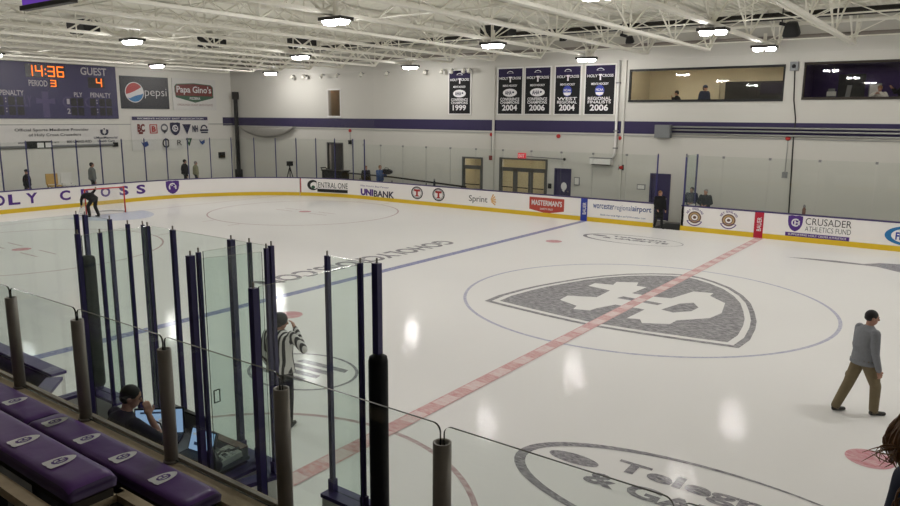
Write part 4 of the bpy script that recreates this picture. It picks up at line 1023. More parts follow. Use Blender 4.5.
npane((2.46, YN - .1), (2.46, -14.2), 'long side pane of the right penalty box')
npane((-2.5, YN - .05), (-2.5, -14.2), 'long side pane of the left penalty box')
def gate(p0, p1, label, glass=True, w=.1):
    a = Vector(p0 + (0,)); b = Vector(p1 + (0,)); d = (b - a); L = d.length; ang = math.atan2(d.y, d.x); c = (a + b) / 2
    r = thing('rink_gate', label, 'gate', (c.x, c.y, 0), 'open gates of the near boards')
    MB().box((c.x, c.y, .53), (L, w, .94), ang).build('gate_panel', 'board', r); MB().box((c.x, c.y, 1.02), (L + .02, w + .05, .045), ang).build('cap_rail', 'purple', r)
    MB().box((c.x, c.y, .75), (L * .5, w + .03, .05), ang).build('latch_bar', 'darksteel', r)
    if glass:
        n = Vector((-math.sin(ang), math.cos(ang), 0)); u = d.normalized()
        MB().prism([(.03, 0), (L - .03, 0), (L - .03, 2.3), (.03, 2.3)], a + n * .006 + Vector((0, 0, 1.04)), u, (0, 0, 1), .012, 0, 1).build('gate_glass', ['glassnear', 'glassedge'], r)
    return r
gate((1.24, -13.12), (1.05, -13.75), 'open right penalty gate swung inward beside the timekeeper box')
gate((-1.2, -13.1), (-1.02, -13.76), 'open left penalty gate swung inward beside the timekeeper box')
gate((-3.3, -13.15), (-2.75, -13.62), 'low open bench gate with purple top left of the penalty box', False, .16)
for s, nm in ((.92, 'right'), (-.92, 'left')):
    r = thing('side_wall', 'white %s side wall below the timekeeper glass, with purple sill' % nm, 'side wall', (s, -13.3, 0)); MB().bbox(s - .05, s + .05, -13.66, -13.1, .1, 1.0).build('wall_panel', 'board', r); MB().bbox(s - .07, s + .07, -13.68, -13.1, 1.0, 1.04).build('sill', 'purple', r)
for s, nm in ((2.46, 'right'), (-2.5, 'left')):
    r = thing('side_wall', 'white outer side wall of the %s penalty box, with purple sill' % nm, 'side wall', (s, -13.6, 0)); MB().bbox(s - .05, s + .05, -14.3, -13.1, .1, 1.0).build('wall_panel', 'board', r); MB().bbox(s - .07, s + .07, -14.32, -13.1, 1.0, 1.04).build('sill', 'purple', r)
o = MB().bbox(-16, 20, -14.68, -13.1, -.03, .1).build('bench_floor', 'rubber'); tag(o, 'black rubber floor strip of the boxes and bench', 'floor mat'); o['kind'] = 'structure'
r = thing('players_bench', 'dark players bench behind the near boards at the far left', 'bench', (-7, -13.9, .1))
MB().bbox(-14, -3.9, -14.05, -13.7, .5, .56).build('seat', 'darkwood', r)
for x in (-13, -10.5, -8, -5.5, -4.1): MB().bbox(x - .04, x + .04, -13.98, -13.78, .1, .5).build('leg', 'black', r)
r = thing('step_box', 'dark step box with purple tread by the open bench gate', 'step', (-3.2, -13.9, .1)); MB().bbox(-3.9, -2.62, -14.25, -13.75, .1, .55).build('case', 'charcoal', r); MB().bbox(-3.92, -2.6, -14.28, -13.72, .55, .6).build('tread', 'purple', r)
# timekeeper box: platform, table and equipment
o = MB().bbox(-.86, .86, -14.62, -13.1, .1, .45).build('platform', 'rubber'); tag(o, 'raised black platform in the timekeeper box', 'platform')
r = thing('timekeeper_table', 'grey table inside the timekeeper box', 'table', (0, -13.35, .45)); MB().bbox(-.85, .85, -13.6, -13.11, 1.07, 1.11).build('tabletop', 'greybox', r)
for x in (-.8, .8): MB().bbox(x - .03, x + .03, -13.58, -13.15, .45, 1.07).build('leg', 'darksteel', r)
def monitor(x0, x1, y, z, h, label, rz, tilt, items, base=True, nm='computer_monitor'):
    w = x1 - x0; cx = (x0 + x1) / 2
    r = thing(nm, label, 'computer', (cx, y, 1.11)); 
    R = Matrix.Rotation(rz, 3, 'Z') @ Matrix.Rotation(tilt, 3, 'X'); o = Vector((cx, y, z))
    u, v = R @ Vector((1, 0, 0)), R @ Vector((0, 0, 1)); nn = u.cross(v)
    MB().box(o + v * h / 2 - nn * .015, (w + .03, .02, h + .03), R=R).build('bezel', 'black', r)
    P = plane(o, u, v, .0); 
    poly(MB(), R4(-w / 2, 0, w / 2, h), plane(o, u, v, .002)).build('display', 'screen', r)
    for m, q in items: poly(MB(), R4(*[a * b for a, b in zip(q, (w, h, w, h))]), plane(o, u, v, .004 if m != 'screendark' else .006)).build('screen_content', m, r)
    if base == 'stand':
        MB().cyl((cx, y + .03, 1.11), (cx, y + .03, z + h * .4), .025).build('stand', 'black', r); MB().bbox(cx - .12, cx + .12, y - .05, y + .12, 1.11, 1.125).build('base', 'black', r)
    elif base == 'kb':
        B = Matrix.Rotation(rz, 3, 'Z')
        MB().box(o + B @ Vector((0, -.13, -.012)), (w + .02, .24, .02), R=B).build('keyboard_deck', 'black', r); MB().box(o + B @ Vector((0, -.11, .002)), (w * .85, .12, .008), R=B).build('keys', 'darksteel', r)
    return r
monitor(-.58, -.08, -13.40, 1.14, .27, 'bright laptop screen in front of the seated timekeeper', .75, -.06, [('screenwhite', (-.02, .08, .3, .62)), ('screendark', (-.4, .84, .1, .92)), ('screendark', (0, .5, .2, .54))], 'kb', 'laptop')
monitor(.23, .57, -13.40, 1.13, .22, 'open black laptop with tilted screen beside the control console', .12, -.35, [('screendark', (-.3, .25, .2, .4)), ('screenwhite', (-.42, .7, .3, .8))], 'kb', 'laptop')
r = thing('control_console', 'grey control console with rows of keys on the timekeeper table', 'console', (.62, -13.38, 1.11))
R = Matrix.Rotation(.15, 3, 'X') @ Matrix.Rotation(-.1, 3, 'Z')
MB().box((.73, -13.38, 1.15), (.24, .36, .06), R=R).build('case', 'white', r)
for i in range(6):
    for j in range(4): MB().box(Vector((.73, -13.38, 1.155)) + R @ Vector((-.09 + .036 * i, -.12 + .075 * j, .03)), (.024, .04, .014), R=R).build('key', ('print', 'charcoal', 'greybox', 'print')[(i + j) % 4], r)
r = thing('equipment_box', 'grey equipment box with brown top edge under the side glass', 'box', (.6, -13.16, 1.11)); MB().bbox(.24, .84, -13.2, -13.12, 1.11, 1.21).build('case', 'grey', r); MB().bbox(.24, .84, -13.21, -13.115, 1.21, 1.22).build('lid', 'brown', r)
r = thing('cable_bundle', 'black bag of cables on the table by the side pane', 'cable', (.78, -13.56, 1.11)); mb = MB()
mb.loft([[(.78 + a * k * 1.2, -13.52 + b * k, 1.115 + z) for a, b in circ(0, 0, .1, .08, 10)] for k, z in ((1, 0), (1.1, .05), (.8, .12), (.35, .2), (.12, .24))]).build('bag', 'black', r, True)
MB().tube([(.78, -13.5, 1.2), (.8, -13.42, 1.26), (.83, -13.3, 1.24), (.8, -13.2, 1.22)], .012).build('cable', 'black', r, True)
r = thing('grey_board', 'grey board leaned against the timekeeper front glass behind the screens', 'board', (-.3, -13.1, 1.04)); MB().bbox(-.62, .1, -13.1, -13.06, 1.05, 1.3).build('sheet', 'greybox', r); MB().bbox(-.64, .12, -13.105, -13.055, 1.29, 1.31).build('edge', 'darksteel', r)
r = thing('gooseneck_microphone', 'black gooseneck microphone by the timekeeper screen', 'microphone', (-.02, -13.55, 1.11)); MB().cyl((-.02, -13.55, 1.11), (-.02, -13.55, 1.135), .05).build('base', 'black', r); MB().tube([(-.02, -13.55, 1.13), (-.02, -13.54, 1.28), (-.06, -13.55, 1.38), (-.1, -13.6, 1.42)], .01).build('gooseneck', 'black', r, True); MB().ell((-.11, -13.61, 1.42), (.03, .03, .03)).build('microphone_head', 'black', r, True)  # a microphone on a bent neck, it gives no light
r = thing('stool', 'black stool under the seated timekeeper', 'stool', (-.1, -13.9, .45)); MB().lathe((-.1, -13.98, .9), (-.1, -13.98, .97), [(0, .17), (.02, .19), (.06, .18), (.07, .15)], 18).build('seat', 'pad', r, True)
for a in range(4): MB().cyl((-.1 + .1 * math.cos(a * pi / 2 + .8), -13.98 + .1 * math.sin(a * pi / 2 + .8), .9), (-.1 + .2 * math.cos(a * pi / 2 + .8), -13.98 + .2 * math.sin(a * pi / 2 + .8), .45), .016).build('leg', 'steel', r)

# ------------------------------------------------------------------ the stand in front of the spectator
YR, ZCAP = -14.8, 2.13
struct('wall_stand', MB().bbox(-20, 14, YR - .12, YR + .08, 0, ZCAP - .05), 'concrete', 'front wall of the stand')
r = thing('rail_curb', 'weathered wooden curb under the rail glass', 'curb', (0, YR, ZCAP)); MB().bbox(-20, 14, YR - .13, YR + .1, ZCAP - .06, ZCAP).build('board', 'wood', r); MB().bbox(-20, 14, YR + .03, YR + .06, ZCAP, ZCAP + .03).build('glass_channel', 'steel', r)
rx = [-3.8, -2.6, -1.42, -.25, .94, 2.165, 3.41, 4.64, 5.85, 7.05]
def rpost(x, label):
    p = thing('rail_post', label, 'post', (x, YR, ZCAP), 'steel posts of the rail glass')
    N = 20; r0 = .049; zt = 2.99
    tu = MB().lathe((x, YR, ZCAP), (x, YR, zt), [(0, r0), (zt - ZCAP, r0), (zt - ZCAP, r0 - .012), (zt - ZCAP - .05, r0 - .012)], N); tu.build('tube', 'steel', p, True)
    MB().lathe((x, YR, ZCAP), (x, YR, ZCAP + .03), [(0, .06), (.012, .06), (.02, .052)], N).build('flange', 'steel', p, True)
    return p
PN = ['fourth post of the row, out of the picture at the left', 'third post out of the picture at the left', 'post just outside the picture at the left', 'leftmost of the five steel posts of the rail glass', 'second of the five steel posts from the left', 'third of the five steel posts, in front of the laptop screens', 'fourth of the five steel posts, in front of the referee', 'fifth of the five steel posts, standing before the open ice', 'steel rail post out of the picture at the right', 'last steel rail post out of the picture at the right']
for x, lb in zip(rx, PN): rpost(x, lb if 'steel' in lb else 'steel rail ' + lb)
def rrect(w, h, r, n=6):
    pts = [(0, 0), (w, 0)]
    pts += [(w - r + r * math.cos(t), h - r + r * math.sin(t)) for t in [pi / 2 * i / n for i in range(n + 1)]]
    pts += [(r - r * math.sin(t), h - r + r * math.cos(t)) for t in [pi / 2 * i / n for i in range(n + 1)]]
    return pts
for i in range(len(rx) - 1):
    a, b = rx[i] + .012, rx[i + 1] - .012
    lb = ('clear rail pane between the %s and %s steel rail posts' % (ORDW[i], ORDW[i + 1]))
    vis = {2: 'rail pane at the left picture edge', 3: 'rail pane between the first and second steel posts', 4: 'rail pane between the second and third steel posts', 5: 'rail pane between the third and fourth steel posts', 6: 'rail pane between the fourth and fifth steel posts', 7: 'rail pane right of the fifth steel post'}
    p = thing('rail_screen', vis.get(i, lb), 'glass pane', ((a + b) / 2, YR, ZCAP + .02), 'panes of the stand rail')
    MB().prism(rrect(b - a, 3.085 - ZCAP - .02, .045), (a, YR + .007, ZCAP + .02), (1, 0, 0), (0, 0, 1), .014, 0, 1).build('sheet', ['glassrail', 'railedge'], p)
# tiers
struct('floor_tier', MB().bbox(-20, 14, -15.5, YR - .12, 0, 1.8).bbox(-20, 14, -16.4, -15.5, 0, 2.12).bbox(-20, 14, -26, -16.4, 0, 2.5).bbox(5.6, 8.2, -16.4, -15.3, 0, 2.415), 'darkwood', 'dark stepped floor of the stand')
def bench(label, x0, x1, y0, y1, zt, n, cat_name, logos):
    r = thing('bench', label, 'bench', ((x0 + x1) / 2, (y0 + y1) / 2, zt - .13), 'bench seats of the stand')
    MB().bbox(x0, x1 - .02, y0 + .02, y1 - .02, zt - .14, zt - .09).build('plank', 'darkwood', r)
    x = x0
    while x < x1: MB().bbox(x + .3, x + .38, y0 + .05, y1 - .05, zt - .5, zt - .14).build('leg', 'black', r); x += 1.3
    return r
def cushion(label, x0, x1, y0, y1, zt, lg, th=.09):
    r = thing('seat_cushion', label, 'cushion', ((x0 + x1) / 2, (y0 + y1) / 2, zt - th), 'purple bench cushions')
    NX, NY = 40, 10; w, d = x1 - x0, y1 - y0; vs = []; fs = []
    def tp(i, j):
        a, b = i / NX, j / NY; ex = min(a, 1 - a) * w; ey = min(b, 1 - b) * d
        dz = .02 * (1 - min(1, ex / .05)) ** 2 + .02 * (1 - min(1, ey / .05)) ** 2
        dz += .0035 * (.5 + .5 * math.sin(x0 * 3 + a * w * 21 + 1.2 * math.sin(b * 5 + a * 7))) * math.exp(-((b - .3) / .35) ** 2)
        return zt - dz
    for i in range(NX + 1):
        for j in range(NY + 1): vs.append((x0 + w * i / NX, y0 + d * j / NY, tp(i, j)))
    for i in range(NX):
        for j in range(NY): q = i * (NY + 1) + j; fs.append((q, q + NY + 1, q + NY + 2, q + 1))
    mt = [0] * len(fs)
    bord = [i * (NY + 1) for i in range(NX + 1)] + [NX * (NY + 1) + j for j in range(1, NY + 1)] + [i * (NY + 1) + NY for i in range(NX - 1, -1, -1)] + [j for j in range(NY - 1, 0, -1)]
    nb = len(bord); o = len(vs); cx, cy = (x0 + x1) / 2, (y0 + y1) / 2
    for b in bord:
        p = vs[b]; vs.append((p[0] + .006 * (1 if p[0] > cx else -1), p[1] + .006 * (1 if p[1] > cy else -1), zt - th / 2))
    for b in bord: p = vs[b]; vs.append((p[0], p[1], zt - th))
    for k in range(nb):
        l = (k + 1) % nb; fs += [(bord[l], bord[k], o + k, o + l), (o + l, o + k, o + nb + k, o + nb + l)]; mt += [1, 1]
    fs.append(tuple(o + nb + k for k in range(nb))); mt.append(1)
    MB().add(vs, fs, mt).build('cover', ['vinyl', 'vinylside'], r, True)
    for x in lg:
        # shield with two letters, its point towards the rink; lies on the cover
        P = lambda a, b, x=x: Vector((x - a * .135, (y0 + y1) / 2 - b * .19, zt + .003)); P2 = lambda a, b, x=x: Vector((x - a * .135, (y0 + y1) / 2 - b * .19, zt + .0045))
        s = poly(MB(), shieldpoly(0, 0, .9, 1.0), P).build('logo', 'print', r)
        q = MB(); hcmark(q, P2, 0, .03, .72); q.build('logo_letters', 'printpurple', s)
    return r
# lower row against the rail, upper row behind it
bench('bench plank under the cushions next to the rail glass', -6, 2.93, -15.2, -14.94, 2.2, 0, '', 0)
lo = [(-3.4, -2.02), (-2.0, -.62), (-.6, .78), (.8, 2.92)]
nm = ['purple cushion next to the rail glass at the far left', 'purple cushion next to the rail glass, second from the left edge', 'purple cushion next to the rail glass left of the seated timekeeper', 'long purple cushion next to the rail glass ending by the third steel post']
lgs = [[-3.0, -2.4], [-1.6, -1.0], [-.25, .3], [1.0, 1.5, 2.0, 2.5]]
for (a, b), l, g in zip(lo, nm, lgs): cushion(l, a, b, -15.2, -14.93, 2.22, g)
bench('bench plank of the upper row of purple cushions', -6, 2.72, -15.78, -15.5, 2.5, 0, '', 0)
hi = [(-2.1, -.02), (0, 2.7)]
cushion('purple cushion of the upper row at the left picture edge', -2.1, .28, -15.78, -15.5, 2.52, [-1.6, -.9, -.2], .1)
cushion('big purple cushion of the upper row ending at the wooden step', .30, 2.70, -15.78, -15.5, 2.52, [.55, 1.13, 1.85, 2.33], .1)
r = thing('aisle_step', 'weathered wooden step frame at the end of the upper cushions', 'step', (2.9, -15.6, 2.1)); MB().bbox(2.36, 2.42, -15.75, -15.3, 2.12, 2.2).bbox(2.36, 3.2, -15.36, -15.29, 2.12, 2.2).build('frame', 'wood', r); MB().bbox(2.42, 3.2, -15.8, -15.36, 2.12, 2.15).build('tread', 'darkwood', r)
r = thing('footboard', 'wooden foot plank in front of the upper cushions at the bottom left', 'plank', (0, -15.9, 2.3)); MB().bbox(-3, 3.3, -15.93, -15.85, 2.36, 2.42).build('plank', 'wood', r)
for x in (-2, 0, 2): MB().bbox(x, x + .06, -15.92, -15.86, 2.12, 2.36).build('bracket', 'black', r)

# ------------------------------------------------------------------ people
def rot2(v, a): return Vector((v.x * math.cos(a) - v.y * math.sin(a), v.x * math.sin(a) + v.y * math.cos(a), v.z))
def human(label, loc, heading, H, o, pose=None, vox=.022, hair='hairblack', hairlen=0, head=(0, 0), fat=1., bulk=1., bag=1., coat=0, hands=False, group=None, cap=None, mats=None, eyes=False, skate=False):
    """loc: ground point; heading: radians, the way the chest faces (local +X). o: dict of materials. pose: joints in units of H (x forward, y left, z up)."""
    J = dict(pel=(0, 0, .53), che=(-.005, 0, .70), nec=(0, 0, .845), hea=(.012, 0, .925), sL=(0, .108, .812), sR=(0, -.108, .812), eL=(-.015, .135, .635), eR=(-.015, -.135, .635), wL=(.03, .14, .485), wR=(.03, -.14, .485),
             hL=(0, .052, .51), hR=(0, -.052, .51), kL=(.012, .056, .285), kR=(.012, -.056, .285), aL=(-.012, .06, .045), aR=(-.012, -.06, .045), tL=None, tR=None, hdL=None, hdR=None)
    J.update(pose or {})
    J = {k: (Vector(v) * H if v is not None else None) for k, v in J.items()}
    root = thing('person', label, 'person', loc, group)
    root.rotation_euler = (0, 0, heading)
    mb = MB(); tags = ['skin', 'top', 'legs', 'shoe']; Tg = {t: i for i, t in enumerate(tags)}
    hr = H * .0655
    hy, hp = head
    RH = Matrix.Rotation(hy, 3, 'Z') @ Matrix.Rotation(hp, 3, 'Y')
    hc = J['hea']
    mb.ell(hc + RH @ Vector((-.05, 0, .14)) * hr, (hr * .86, hr * .70, hr * .88), RH, mi=0)
    mb.ell(hc + RH @ Vector((.24, 0, -.46)) * hr, (hr * .52, hr * .52, hr * .56), RH, mi=0)
    mb.cap(hc + RH @ Vector((.78, 0, .08)) * hr, hc + RH @ Vector((.90, 0, -.20)) * hr, hr * .10, hr * .16, 8, 0)
    mb.ell(hc + RH @ Vector((.70, 0, -.52)) * hr, (hr * .1, hr * .24, hr * .09), RH, mi=0)
    for s in (-1, 1): mb.ell(hc + RH @ Vector((-.08, s * .72, -.08)) * hr, (hr * .18, hr * .1, hr * .26), RH, mi=0)
    mb.cap(J['nec'] - Vector((0, 0, .02 * H)), hc + RH @ Vector((-.15, 0, -.4)) * hr, H * .033, H * .030, 12, 0)
    # torso: rings along the spine
    P, C, N = J['pel'], J['che'], J['nec']
    hipax = (J['hL'] - J['hR']).normalized(); shax = (J['sL'] - J['sR']).normalized(); rings = []
    for t, a, b in ((-.16, .066, .058), (-.06, .084, .068), (-.02, .104 * bulk, .082 * bulk), (.10, .104 * bulk, .081 * bulk), (.24, .100 * bulk, .076 * bulk), (.40, .094 * fat ** .5 * bulk, .070 * fat * bulk), (.57, .103 * bulk, .072 * fat ** .5 * bulk), (.76, .113 * bulk, .071 * bulk), (.88, .110 * bulk, .060 * bulk), (.96, .075, .050), (1.03, .042, .038)):
        c = P * (1 - t) ** 2 + C * 2 * t * (1 - t) * 1.0 + N * t * t if 0 <= t <= 1 else (P + (C - P).normalized() * t * .3 * H if t < 0 else N + (N - C).normalized() * (t - 1) * .3 * H)
        d = ((C - P) * (1 - t) + (N - C) * t).normalized() if 0 <= t <= 1 else ((C - P).normalized() if t < 0 else (N - C).normalized())
        ax = (hipax * (1 - max(0, min(1, t))) + shax * max(0, min(1, t))).normalized(); ax = (ax - d * ax.dot(d)).normalized(); fw = ax.cross(d)
        rings.append([c + ax * (a * H * math.cos(q)) + fw * (b * H * math.sin(q)) for q in [2 * pi * i / 18 for i in range(18)]])
    mb.loft(rings[2:], Tg['top']); cr = sum(rings[2], Vector((0, 0, 0))) / len(rings[2]); mb.loft(rings[:2] + [[cr + (p - cr) * .88 for p in rings[2]]], Tg['top'] if coat else Tg['legs'])
    if coat:
        ax = hipax; fw = Vector((1, 0, 0)); rr = []
        mid = (J['kL'] + J['kR']) / 2
        for t, a, b in ((0, .10, .082), (.5, .112, .095), (1, .118, .10)):
            c = P.lerp(mid, t * coat); rr.append([c + ax * (a * H * math.cos(q)) + fw * (b * H * math.sin(q)) for q in [2 * pi * i / 18 for i in range(18)]])
        mb.loft(rr, Tg['top'])
    for s in 'LR':
        S_, E_, W_ = J['s' + s], J['e' + s], J['w' + s]
        mb.ell(S_, (H * .040, H * .038, H * .038), mi=1); mb.cap(S_, E_, H * .036 * bulk, H * .030 * bulk, 12, 1)
        sl = o.get('sleeve', 'top'); mb.cap(E_, E_.lerp(W_, .97), H * (.029 * bulk if sl == 'top' else .026), H * (.023 * bulk if sl == 'top' else .018), 12, 1 if sl == 'top' else 0)
        if sl != 'top': mb.cap(S_, S_.lerp(E_, .8), H * .038, H * .036, 12, 1)
        # hand
        d = (W_ - E_).normalized() if J['hd' + s] is None else (J['hd' + s]).normalized()
        pn = Vector((0, 1 if s == 'R' else -1, 0)); pn = (pn - d * pn.dot(d)).normalized(); sd = d.cross(pn)
        if sd.x < 0: sd = -sd
        mb.cap(W_ - d * .01 * H, W_ + d * .02 * H, H * .0155, H * .017, 10, 0)
        if hands:
            for k in range(4):
                b0 = W_ + d * .025 * H + sd * (.018 - .012 * k) * H; b1 = W_ + d * .058 * H + sd * (.020 - .0125 * k) * H
                mb.cap(b0, b1, H * .0085, H * .0075, 8, 0); L = (.022, .026, .024, .018)[k] * H
                e1 = b1 + (d * .9 + pn * .35).normalized() * L; e2 = e1 + (d * .5 + pn * .8).normalized() * L * .8
                mb.cap(b1, e1, H * .0056, H * .005, 8, 0); mb.cap(e1, e2, H * .005, H * .0045, 8, 0)
            t0 = W_ + d * .018 * H + sd * .014 * H; t1 = t0 + (d * .6 + sd * .8 + pn * .2).normalized() * .03 * H; t2 = t1 + (d * .9 + sd * .2 + pn * .4).normalized() * .022 * H
            mb.cap(t0, t1, H * .0068, H * .006, 8, 0); mb.cap(t1, t2, H * .006, H * .005, 8, 0)
        else:
            mb.ell(W_ + d * .05 * H, (H * .02, H * .02, H * .04), Vector((0, 0, 1)).rotation_difference(d).to_matrix(), mi=0)
        h_, k_, a_ = J['h' + s], J['k' + s], J['a' + s]
        mb.cap(h_.lerp(k_, .04), k_, H * .050 * bag, H * .039 * bag, 14, 2); mb.cap(k_, a_ + Vector((0, 0, .012 * H)), H * .039 * bag, H * .033 * bag, 14, 2)
        fd = J['t' + s] - a_ if J['t' + s] is not None else Vector((1, 0, 0))
        fd = Vector((fd.x, fd.y, min(fd.z, 0) if J['t' + s] is not None else 0)); fd = fd.normalized() if fd.length else Vector((1, 0, 0))
        toe = J['t' + s] if J['t' + s] is not None else Vector((a_.x, a_.y, .017 * H)) + fd * .105 * H
        mb.cap(Vector((a_.x, a_.y, a_.z - .022 * H)) - fd * .018 * H, toe, H * .024, H * .0185, 12, 3); mb.cap(a_ - Vector((0, 0, .006 * H)), a_ - Vector((0, 0, .012 * H)), H * .027, H * .027, 10, 3)
    # one continuous skin over all of it
    kd = KDTree(len(mb.v))
    vt = [0] * len(mb.v)
    for f, m in zip(mb.f, mb.m):
        for i in f: vt[i] = m
    for i, p in enumerate(mb.v): kd.insert(p, i)
    kd.balance()
    me = bpy.data.meshes.new('body'); me.from_pydata([Vector(p) for p in mb.v], [], mb.f); me.update()
    tmp = bpy.data.objects.new('body', me); col.objects.link(tmp)
    md = tmp.modifiers.new('skin', 'REMESH'); md.mode = 'VOXEL'; md.voxel_size = vox
    sm = tmp.modifiers.new('soft', 'SMOOTH'); sm.factor = .5; sm.iterations = 3 if vox > .015 else 4
    dg = bpy.context.evaluated_depsgraph_get(); dg.update()
    body = bpy.data.meshes.new_from_object(tmp.evaluated_get(dg)); body.name = 'body'
    bpy.data.objects.remove(tmp)
    body.materials.clear()
    for k in tags: body.materials.append(M[o[k]])
    for pl in body.polygons:
        _, i, _ = kd.find(pl.center); pl.material_index = vt[i]; pl.use_smooth = True
    bo = bpy.data.objects.new('body', body); col.objects.link(bo); bo.parent = root; ORG[bo.name] = Vector((0, 0, 0))
    def child(name, q, m, smooth=True):
        c = MB(); c.v, c.f, c.m = q.v, q.f, q.m
        me = bpy.data.meshes.new(name); me.from_pydata([Vector(p) for p in c.v], [], c.f)
        for k in (m if isinstance(m, list) else [m]): me.materials.append(M[k])
        for i, pl in enumerate(me.polygons): pl.use_smooth = smooth; pl.material_index = c.m[i]
        ob = bpy.data.objects.new(name, me); col.objects.link(ob); ob.parent = root; return ob
    if hair:
        q = MB().ell(hc + RH @ Vector((-.15, 0, .30)) * hr, (hr * .86, hr * .755, hr * .82), RH, 20, 12)
        q.ell(hc + RH @ Vector((-.32, 0, -.02)) * hr, (hr * .66, hr * .72, hr * (.66 + hairlen)), RH, 18, 10)
        child('hair', q, hair)
    if cap:
        q = MB().ell(hc + RH @ Vector((-.08, 0, .40)) * hr, (hr * .98, hr * .84, hr * .72), RH, 18, 10)
        if cap[1]: q.ell(hc + RH @ Vector((.85, 0, .40)) * hr, (hr * .55, hr * .55, hr * .09), RH, 14, 6)
        child(cap[2], q, cap[0])
    if eyes:
        q = MB()
        for s in (-1, 1): q.ell(hc + RH @ Vector((.70, s * .28, .06)) * hr, (hr * .09, hr * .12, hr * .06), RH, 8, 6)
        child('eyes', q, 'black')
        q = MB()
        for s in (-1, 1): q.ell(hc + RH @ Vector((.74, s * .28, .24)) * hr, (hr * .08, hr * .2, hr * .04), RH, 8, 6)
        child('eyebrows', q, 'hairblack')
    return root, child, J, H

D = math.radians
# the walker on the ice: stride, seen from behind and the right
wk, ch, J, H = human('man in grey sweater and khaki trousers walking across the ice', (5.57, -4.93, 0), D(46), 1.72, dict(skin='skin', top='greysweater', legs='khaki', shoe='shoe'),
    dict(che=(.0, 0, .70), nec=(.012, 0, .845), hea=(.03, -.004, .925), sL=(.012, .112, .805), sR=(-.008, -.112, .805), eL=(.03, .15, .635), eR=(-.02, -.15, .63), wL=(.11, .14, .50), wR=(.03, -.155, .475),
         kL=(-.075, .07, .285), aL=(-.17, .085, .05), hL=(-.005, .052, .51), kR=(.10, -.06, .29), aR=(.11, -.06, .045), tR=(.21, -.075, .018), tL=(-.07, .1, .016)), .0085, 'hairblack', -.15, (D(-22), D(6)), 1.3, 1.15, 1.22, hands=True, eyes=True)
q = MB().loft([[J['pel'] + Vector((0, 0, z * H)) + Vector((a * H * k, b * H * k, 0)) for a, b in circ(0, 0, .096, .119, 20)] for z, k in ((-.035, 1.04), (-.03, 1.10), (.0, 1.09), (.005, 1.0))]); ch('sweater_hem', q, 'greysweater')
for s, kk, aa in (('L', J['kL'], J['hL']), ('R', J['kR'], J['hR'])):
    c = kk.lerp(aa, .30); ch('cargo_pocket', MB().ell(c + Vector((0, (.044 if s == 'L' else -.044) * H, 0)), (.036 * H, .012 * H, .045 * H)), 'khaki')
# referee by the near boards
rf, ch, J, H = human('referee in black and white striped jersey standing behind the glass', (-1.33, -10.82, 0), D(112), 1.80, dict(skin='skin', top='stripes', legs='blackcloth', shoe='black'),
    dict(eR=(.02, -.20, .695), wR=(.075, -.105, .845), hdR=(.02, .035, .05), eL=(-.02, .15, .65), wL=(.05, .13, .52), hea=(.015, -.005, .92)), .0095, None, 0, (D(-62), D(8)), 1.1, 1.12, 1.1, hands=True, skate=True)
hr = H * .0655; hc = J['hea']; RH = Matrix.Rotation(D(-62), 3, 'Z')
q = MB().ell(hc + RH @ Vector((-.1, 0, .28)) * hr, (hr * 1.02, hr * .90, hr * .92), RH, 22, 12); q.ell(hc + RH @ Vector((-.3, 0, -.1)) * hr, (hr * .78, hr * .85, hr * .68), RH, 18, 10)
hm = ch('helmet', q, 'black')
q = MB()
for s, a in (('L', J['aL']), ('R', J['aR'])): q.box(Vector((a.x + .05, a.y, .012)), (.27, .006, .024))
ch('skate_blades', q, 'steel', False)
q = MB().loft([[J['pel'] + Vector((0, 0, z * H)) + Vector((a * H * k, b * H * k, 0)) for a, b in circ(0, 0, .092, .116, 20)] for z, k in ((-.03, 1.0), (-.025, 1.05), (.03, 1.02), (.04, .95))]); ch('jersey_hem', q, 'stripes')
# timekeeper seated at his table
tk, ch, J, H = human('timekeeper in dark shirt seated at the laptop screens, hand to his chin', (-.08, -14.0, .45), D(82), 1.78, dict(skin='skin', top='charcoal', legs='denim', shoe='shoe', sleeve='skin'),
    dict(pel=(-.02, 0, .33), che=(.0, 0, .52), nec=(.05, 0, .665), hea=(.085, 0, .745), sL=(.03, .118, .628), sR=(.045, -.118, .628), eL=(.12, .15, .47), wL=(.21, .08, .42), eR=(.20, -.125, .47), wR=(.165, -.04, .615), hdR=(.0, .02, .05),
         hL=(0, .055, .31), hR=(0, -.055, .31), kL=(.20, .09, .30), kR=(.20, -.09, .30), aL=(.13, .09, .07), aR=(.13, -.09, .07), tL=(.2, .1, .03), tR=(.2, -.1, .03)), .0095, 'hairblack', .0, (D(-28), D(16)), 1.2, 1.12, hands=True, eyes=True)
# goal worker bent at the goal mouth
human('person in black bending down at the goal, one arm up to the crossbar', (-25.95, -.85, 0), D(-165), 1.72, dict(skin='skin', top='blackcloth', legs='black', shoe='black'),
    dict(pel=(-.14, 0, .47), che=(.0, 0, .57), nec=(.16, 0, .56), hea=(.235, 0, .52), sL=(.13, .105, .56), sR=(.13, -.105, .56), eR=(.10, -.20, .62), wR=(.03, -.22, .70), eL=(.17, .13, .45), wL=(.19, .12, .32), hdR=(-.02, 0, .05),
         hL=(-.14, .055, .49), hR=(-.14, -.055, .49), kL=(.02, .07, .28), kR=(-.08, -.07, .27), aL=(-.03, .08, .045), aR=(-.17, -.08, .045)), .018, 'hairblack', .1, (0, D(35)), 1.3, 1.25, 1.2)
